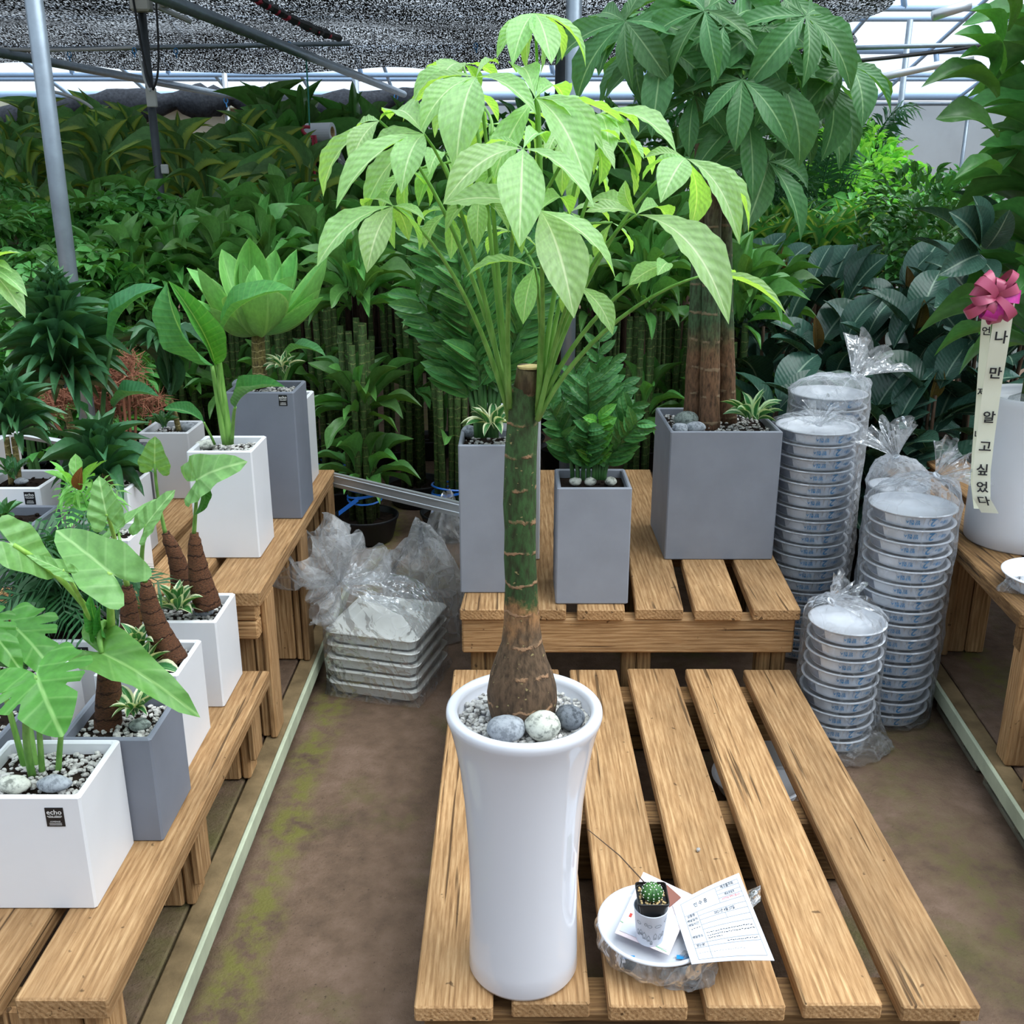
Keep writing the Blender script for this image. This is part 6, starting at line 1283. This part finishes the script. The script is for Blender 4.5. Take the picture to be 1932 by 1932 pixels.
def cane_plant(x, y, ncane, cr, h, tiers, label, group, seed, ribbon=False, Ln=.24, wd=.30, key='dracaena', col=None, potr=.15, spread=.05):
    """tiers: list of (height, leaves)"""
    rd = random.Random(seed); t = thing('cane_dracaena', label, 'potted plant', (x, y, 0), group); black_pot(t, x, y, potr)
    for k in range(ncane):
        a = 2 * math.pi * k / ncane + rd.uniform(-.15, .15); r_ = cr * (1 if k % 3 else .55); hh = h * rd.uniform(.9, 1.04)
        p = Vector((x + r_ * math.cos(a), y + r_ * math.sin(a), .08)); mb = MB(); mb.tube([p, p + Vector((rd.uniform(-.01, .01), rd.uniform(-.01, .01), hh * .5)), p + Vector((.2 * (p.x - x), .2 * (p.y - y), hh - .08))], .0145, 10); c = mb.build('cane', M['cane'], t, (p.x, p.y, 0), True); c.location = (p.x - x, p.y - y, 0)
    if ribbon: ribbon_tie(t, x, y, .22, cr + .018, seed)
    for (z, n) in tiers: rosette(t, key, (x, y, z), n, Ln, wd, 80, -30, spread=spread, rnd=rd, hgt=.07, col=col)
    return t
def X(px, Y, y=500): return at(px, y, Y).x
gA = 'cane dracaenas in black pots'
cane_plant(X(690, 4.45, 960), 4.45, 10, .062, 1.0, [(.36, 22), (.66, 22), (.70, 10), (1.14, 26), (1.22, 20)], 'cane dracaena tied with blue ribbon in a black pot beyond the bagged trays', None, 200, True)
cane_plant(X(852, 4.45, 960), 4.5, 12, .075, .98, [(.52, 4), (1.10, 26), (1.2, 16)], 'cane dracaena with bare green canes and blue ribbon beside the tall grey planter', None, 201, True)
for i, (px, Y, z, c) in enumerate(((1000, 4.7, 1.08, 1), (1120, 4.75, 1.05, 1), (1220, 4.6, 1.10, 1.05), (1290, 4.9, 1.1, 1), (1400, 4.5, 1.05, 1.05), (600, 4.9, 1.16, 1), (505, 4.85, 1.18, 1), (770, 5.0, 1.2, .95), (910, 5.1, 1.18, 1), (1450, 4.9, 1.0, .9), (420, 5.0, 1.15, 1), (330, 5.0, 1.12, 1), (250, 4.9, 1.1, 1), (180, 5.1, 1.05, 1))):
    cane_plant(X(px, Y), Y, 7, .06, z - .05, [(z * .55, 14), (z, 24), (z + .12, 18)], 'leafy cane dracaena ' + FIRST[i], 'cane dracaenas in the first row', 210 + i, i in (2, 5), col=(c, c, c))
for i in range(13):
    px = 190 + i * 88; Y = 5.7 + .25 * (i % 2); z = 1.22 + .06 * math.sin(i * 2.1)
    cane_plant(X(px, Y), Y, 4, .06, z - .05, [(z - .1, 18), (z + .06, 20), (z + .14, 12)], 'tall second-row cane dracaena ' + SECOND[i], 'cane dracaenas in the second row', 240 + i, Ln=.28, wd=.32, col=(1.1, 1.12, 1.0))
# schefflera hedge on the left: whorled leaves
mb = MB(); uvs = []
me0 = LM['scheff'][0]; v0 = np.array([tuple(v.co) for v in me0.vertices]); f0 = [tuple(p.vertices) for p in me0.polygons]
wh = MB(); wuv = []
uv0 = np.array([[l.uv[0], l.uv[1]] for l in me0.uv_layers[0].data])
for k in range(8):
    a = 2 * math.pi * k / 8; x_ = Vector((math.cos(a), math.sin(a), -.30)).normalized(); z_ = (Vector((0, 0, 1)) - x_ * x_.z).normalized(); y_ = z_.cross(x_); wh.add([x_ * (p[0] * .9 + .1) + y_ * p[1] * .36 + z_ * p[2] for p in v0], f0); wuv.append(uv0)
whorl = wh.mesh('leaf_whorl', M['schefflera_leaf'], (0, 0, 0), True); ul = whorl.uv_layers.new(name='UVMap'); ul.data.foreach_set('uv', np.concatenate(wuv).ravel())
def whorl_plant(x, y, h, rx, n, L, label, group, seed, col=(1, 1, 1), name='schefflera', pot=True):
    rd = random.Random(seed); t = thing(name, label, 'potted plant', (x, y, 0), group)
    if pot: black_pot(t, x, y, .15, .2)
    for k in range(4): stem(t, [(x + rd.uniform(-.04, .04), y + rd.uniform(-.04, .04), .15), (x, y, h * .4), (x, y, h * .6), (x + rd.uniform(-.12, .12), y + rd.uniform(-.12, .12), h * .85)], .012, .008, 'dark_stalk', 'stem')
    for k in range(n):
        z = h * (1 - .62 * rd.random() ** 1.6); a = rd.random() * 6.283; f = math.sqrt(rd.random()); r_ = rx * f * (.55 + .45 * math.sin(min(1, (h - z) / h * 3 + .25) * 1.57)); o = Vector((r_ * math.cos(a), r_ * math.sin(a) - .02, z - (0 if f < .6 else .05 * f)))
        ob = bpy.data.objects.new('leaf_whorl', whorl); C.objects.link(ob); ob.parent = t; ob.location = o; s = L * rd.uniform(.7, 1.2); ob.scale = (s, s, s); ob.rotation_euler = (rd.uniform(-.5, .5) - .25 * math.sin(a) * f + .2, .45 * math.cos(a) * f + rd.uniform(-.3, .3), rd.random() * 6.28); c_ = rd.uniform(.85, 1.2); ob.color = (col[0] * c_, col[1] * c_, col[2] * c_, 1)
for i, (px, Y, h) in enumerate(((20, 5.2, 1.45), (100, 5.4, 1.48), (185, 5.3, 1.5), (265, 5.6, 1.56), (60, 4.7, 1.28), (150, 4.75, 1.30), (-40, 5.0, 1.4), (230, 5.0, 1.36), (0, 4.4, 1.1), (-20, 5.9, 1.62), (310, 6.0, 1.5))):
    whorl_plant(X(px, Y, 450), Y, h, .30, 85, .105, 'bushy schefflera ' + HEDGE[i], 'scheffleras in the left hedge', 300 + i)
# striped corn plants along the back left
def corn(px, Y, z, label, group, seed, key='corn', n=30, Ln=.50, wd=.17, col=None, trunks=3, name='corn_plant', heads=2):
    rd = random.Random(seed); x = X(px, Y, 300); t = thing(name, label, 'potted plant', (x, Y, 0), group); black_pot(t, x, Y, .17, .25)
    for k in range(trunks):
        o = Vector((x + (k - (trunks - 1) / 2) * .09, Y + rd.uniform(-.04, .04), .2)); stem(t, [o, o + Vector((0, 0, .4)), o + Vector((0, 0, .8)), (o.x, o.y, z - rd.uniform(.05, .25))], .045, .04, 'brown_trunk', 'trunk', seg=12)
    for k in range(heads): rosette(t, key, (x + rd.uniform(-.12, .12), Y - .05 * k, z - .14 * k), n // heads, Ln, wd, 82, -25, spread=.03, rnd=rd, hgt=.12, col=col)
for i, (px, Y, z) in enumerate(((30, 7.6, 1.60), (120, 8.2, 1.70), (190, 7.7, 1.60), (255, 8.3, 1.70), (320, 7.8, 1.58), (365, 7.4, 1.58), (430, 8.0, 1.62), (510, 7.6, 1.52), (540, 7.0, 1.48), (60, 8.6, 1.78), (160, 8.8, 1.8), (480, 8.8, 1.68))):
    corn(px, Y, z, 'corn plant with yellow-striped leaves ' + CORN[i], 'striped corn plants along the back', 340 + i)
for i, (px, Y, z) in enumerate(((555, 8.9, 1.78), (660, 9.0, 1.74), (730, 9.1, 1.7), (520, 9.2, 1.85), (690, 8.7, 1.55), (790, 8.9, 1.5))):
    corn(px, Y, z, 'tall dark plain-leaved dracaena ' + DARK[i], 'dark dracaenas behind the film roll', 360 + i, 'dracaena', 34, .62, .17, None, 3, 'dark_dracaena')
for i, (px, Y, z) in enumerate(((1100, 6.6, 1.5), (1200, 6.8, 1.55), (1260, 6.5, 1.5), (1010, 6.7, 1.55), (1150, 7.6, 1.75))):
    corn(px, Y, z, 'dark trunked shaded dracaena ' + ['just right of the centre post', 'left of the triple trunk foliage', 'behind the triple trunk foliage', 'left of the centre post', 'farther back right of the centre post'][i], 'dark dracaenas behind the centre post', 370 + i, 'dracaena', 26, .45, .2, None, 4, 'dark_dracaena')
p = at(465, 385, 9.5); t = thing('flowering_plant', 'pink flowering plant glimpsed between the dark trunks at the back', 'plant', (p.x, 9.5, 0)); stem(t, [(p.x, 9.5, 0), (p.x, 9.5, .5), (p.x, 9.5, 1.0), p], .02, .01); rd = random.Random(2)
for k in range(14): mb = MB(); mb.ball(p + Vector((rd.uniform(-.2, .2), rd.uniform(-.1, .1), rd.uniform(-.25, .2))), (.07, .07, .05), 2, .25, rd); mb.build('flower', M['flower_pink'], t)
# rubber plants on the right
def rubber(px, Y, h, n, label, group, seed, Ln=.27):
    rd = random.Random(seed); x = X(px, Y, 650); t = thing('rubber_plant', label, 'potted plant', (x, Y, 0), group); black_pot(t, x, Y, .14, .2)
    tops = [(x + rd.uniform(-.10, .10), Y + rd.uniform(-.08, .08), h * rd.uniform(.9, 1.02)) for _ in range(3)]
    for (a, b, c) in tops:
        stem(t, [(x, Y, .15), (x, Y, h * .4), (a, b, h * .6), (a, b, c)], .011, .007, 'brown_trunk', 'stem')
        for k in range(n):
            s = k / n; z = c - s * h * .68; az = k * 2.4 + rd.random(); el = math.radians(rd.uniform(28, 58) - 45 * s); d = Vector((math.cos(az) * math.cos(el), math.sin(az) * math.cos(el), math.sin(el))); b_ = Vector((lerp(a, x, s), lerp(b, Y, s), z)); l = Ln * rd.uniform(.8, 1.15)
            put_leaf('leaf', 'rubber', t, b_ + d * .03, b_ + d * (.03 + l), Vector((0, -.15, 1)) - d * .1, rd.uniform(.46, .58), rnd=rd, col=(1, 1.05, 1.05))
        if (a, b, c) == tops[0] and seed % 2: put_leaf('leaf', 'bronze', t, (a, b, c), (a + rd.uniform(-.05, .05), b, c + .15), (0, -1, 0), .3)
for i, (px, Y, h) in enumerate(((1450, 4.55, .98), (1540, 4.35, .90), (1640, 4.3, .92), (1740, 4.3, .98), (1420, 5.1, 1.12), (1500, 5.2, 1.14), (1590, 5.1, 1.10), (1680, 5.0, 1.06), (1780, 4.9, 1.08), (1860, 4.5, 1.0), (1700, 3.85, .74), (1790, 3.9, .80), (1500, 4.1, .75), (1600, 4.0, .70))):
    rubber(px, Y, h, 9, 'dark glossy rubber plant ' + RUB[i], 'rubber plants behind the saucer stacks', 400 + i)
for i, (px, Y, h) in enumerate(((1850, 4.0, 1.35), (1905, 4.4, 1.5))): rubber(px, Y, h, 13, ['taller rubber plant with dark leaves beside the pink bow', 'tallest dark rubber plant behind the hanging dracaena leaves'][i], 'taller rubber plants by the bow', 430 + i, .30)
# low variegated row, ficus and palms at the back right
for i in range(15):
    px = 1385 + (i % 8) * 42 + (20 if i > 7 else 0); Y = 7.2 + (.6 if i > 7 else 0) + .1 * (i % 2)
    corn(px, Y, 1.08 + (.08 if i > 7 else 0), 'low striped dracaena ' + LOW[i], 'low striped dracaenas on the right', 450 + i, 'lime', 24, .34, .2, None, 1, 'striped_dracaena', 1)
def foliage(t, c, rad, n, key, L, w, seed, name='foliage', mat=None, up=.3):
    rd = random.Random(seed); me = LM[key][0]; V = np.array([tuple(v.co) for v in me.vertices]); Fc = [tuple(p.vertices) for p in me.polygons]; U = np.array([[l.uv[0], l.uv[1]] for l in me.uv_layers[0].data]); mb = MB(); uu = []
    for k in range(n):
        while True:
            q = Vector((rd.uniform(-1, 1), rd.uniform(-1, 1), rd.uniform(-1, 1)))
            if .15 < q.length < 1: break
        q *= (q.length ** -.5 if q.length > .3 else 1); p = Vector(c) + Vector((q.x * rad[0], q.y * rad[1], q.z * rad[2])); d = (q.normalized() + Vector((rd.uniform(-.7, .7), rd.uniform(-.7, .7), rd.uniform(-.8, .3)))).normalized(); l = L * rd.uniform(.7, 1.25)
        z = (Vector((rd.uniform(-.4, .4), rd.uniform(-.6, .2), 1)) ); z = (z - d * z.dot(d)).normalized(); y = z.cross(d); A_ = np.array([d * l, y * l * w, z * l]); mb.add((V @ A_ + np.array(tuple(p))).tolist(), Fc); uu.append(U)
    ob = mb.build(name, M[mat] if mat else me.materials[0], t, smooth=True); ul = ob.data.uv_layers.new(name='UVMap'); ul.data.foreach_set('uv', np.concatenate(uu).ravel()); return stuffpart(ob)
def bush(name, px, py, Y, rad, n, key, L, w, label, group, seed, mat=None):
    c = at(px, py, Y); t = thing(name, label, 'potted plant', (c.x, Y, 0), group); black_pot(t, c.x, Y, .18, .25)
    for k in range(3): stem(t, [(c.x + .03 * k, Y, .2), (c.x, Y, c.z * .5), (c.x, Y, c.z * .7), c + Vector((.08 * (k - 1), 0, 0))], .015, .008, 'brown_trunk', 'trunk')
    foliage(t, c, rad, n, key, L, w, seed, mat=mat); return t
for i, (px, py, Y) in enumerate(((1740, 470, 6.0), (1790, 430, 6.3), (1690, 520, 5.9), (1800, 520, 5.8), (1730, 400, 6.8), (1850, 400, 6.5))):
    bush('ficus', px, py, Y, (.30, .28, .26), 320, 'ficus', .085, .5, 'small-leaved ficus bush ' + ['in the middle of the ficus group', 'above the narrow ribbon', 'at the ficus group left foot', 'closest to the pink bow', 'at the ficus group top', 'behind the hanging dracaena leaves'][i], 'ficus bushes on the right', 480 + i)
for i, (px, py, Y) in enumerate(((1600, 370, 9.5), (1650, 355, 10), (1560, 400, 9.2), (1700, 400, 9.8), (1620, 320, 10.2), (1520, 340, 9.6))):
    bush('green_shrub', px, py, Y, (.42, .4, .36), 340, 'bush', .13, .42, 'bright green shrub ' + ['in the middle of the lit shrubs', 'before the grey wall post', 'lowest by the areca palms', 'nearest the ficus bushes', 'tallest before the sheet wall', 'behind the triple money tree foliage'][i], 'bright shrubs before the sheet wall', 500 + i)
for i, (px, py, Y) in enumerate(((1600, 420, 8.4), (1660, 400, 8.2), (1720, 390, 8.3))):
    c = at(px, py, Y); whorl_plant(c.x, Y, c.z + .12, .38, 60, .20, 'schefflera with broad drooping whorls ' + ['nearest the areca palms', 'between two other drooping scheffleras', 'nearest the ficus bushes'][i], 'drooping scheffleras on the right', 520 + i, (1.15, 1.2, 1.05))
def palm(px, py, Y, n, L, label, group, seed):
    c = at(px, py, Y); rd = random.Random(seed); t = thing('areca_palm', label, 'potted plant', (c.x, Y, 0), group); black_pot(t, c.x, Y, .18, .25)
    for k in range(n):
        a = rd.random() * 6.28; r_ = rd.uniform(.2, .65) * L; b = Vector((c.x + rd.uniform(-.06, .06), Y + rd.uniform(-.06, .06), .2)); f_ = frond(t, b, Vector((c.x + r_ * math.cos(a), Y + r_ * math.sin(a), c.z + rd.uniform(-.35, .25) * L)), 16, .26, .10, seed * 50 + k, r=.008)
for i, (px, py, Y) in enumerate(((1480, 330, 8.6), (1440, 280, 9.2), (1540, 300, 9.0), (1610, 230, 10.5), (1420, 400, 8.2))):
    palm(px, py, Y, 16, .9, 'feathery areca palm ' + ['under the triple money tree crown', 'behind the triple money tree crown', 'beside the lit green shrubs', 'reaching towards the clear roof', 'over the low striped dracaenas'][i], 'areca palms at the back right', 540 + i)
for i, (px, py, Y) in enumerate(((1000, 330, 9.5), (1130, 360, 9.2), (880, 340, 9.8), (1250, 330, 9.4), (1340, 330, 9.8), (760, 370, 9.6), (1400, 350, 10.4))):
    bush('back_shrub', px, py, Y, (.5, .4, .6), 300, 'ficus', .16, .4, 'dark rear shrub ' + ['behind the money tree crown', 'right of the centre post', 'left of the centre post', 'behind the triple trunk top', 'right of the triple trunk top', 'beside the far pipe end', 'behind the areca palms'][i], 'dark shrubs at the rear', 560 + i)
for i, (px, py, Y) in enumerate(((250, 400, 9.6), (90, 400, 9.8), (420, 400, 9.6), (560, 420, 9.4), (-60, 380, 9))):
    bush('back_shrub', px, py, Y, (.55, .4, .5), 260, 'ficus', .16, .4, 'dark shrub behind the corn plants ' + ['beside the switch box post', 'beside the left steel post', 'beside the pale post', 'below the film roll', 'beyond the outer hedge end'][i], 'dark shrubs behind the corn plants', 580 + i)
# bright money tree leaves entering beside the left bench
t = thing('money_tree', 'money tree reaching in beside the compact dracaena', 'potted plant', (-1.76, 3.2, HZ)); h = at(-25, 505, 2.95)
square_pot(t, -1.86, -1.66, 3.12, 3.30, HZ, .80, 'white_pot'); stem(t, [(-1.76, 3.2, .76), (-1.76, 3.2, 1.0), (-1.72, 3.1, 1.2), h], .012, .004)
for (x, y, w_) in ((40, 478, .3), (52, 560, .3), (25, 515, .25), (-60, 560, .3), (-70, 470, .3), (48, 600, .35)): put_leaf('leaflet', 'leaflet', t, h, at(x, y, 2.88), (0, -.4, 1), w_)
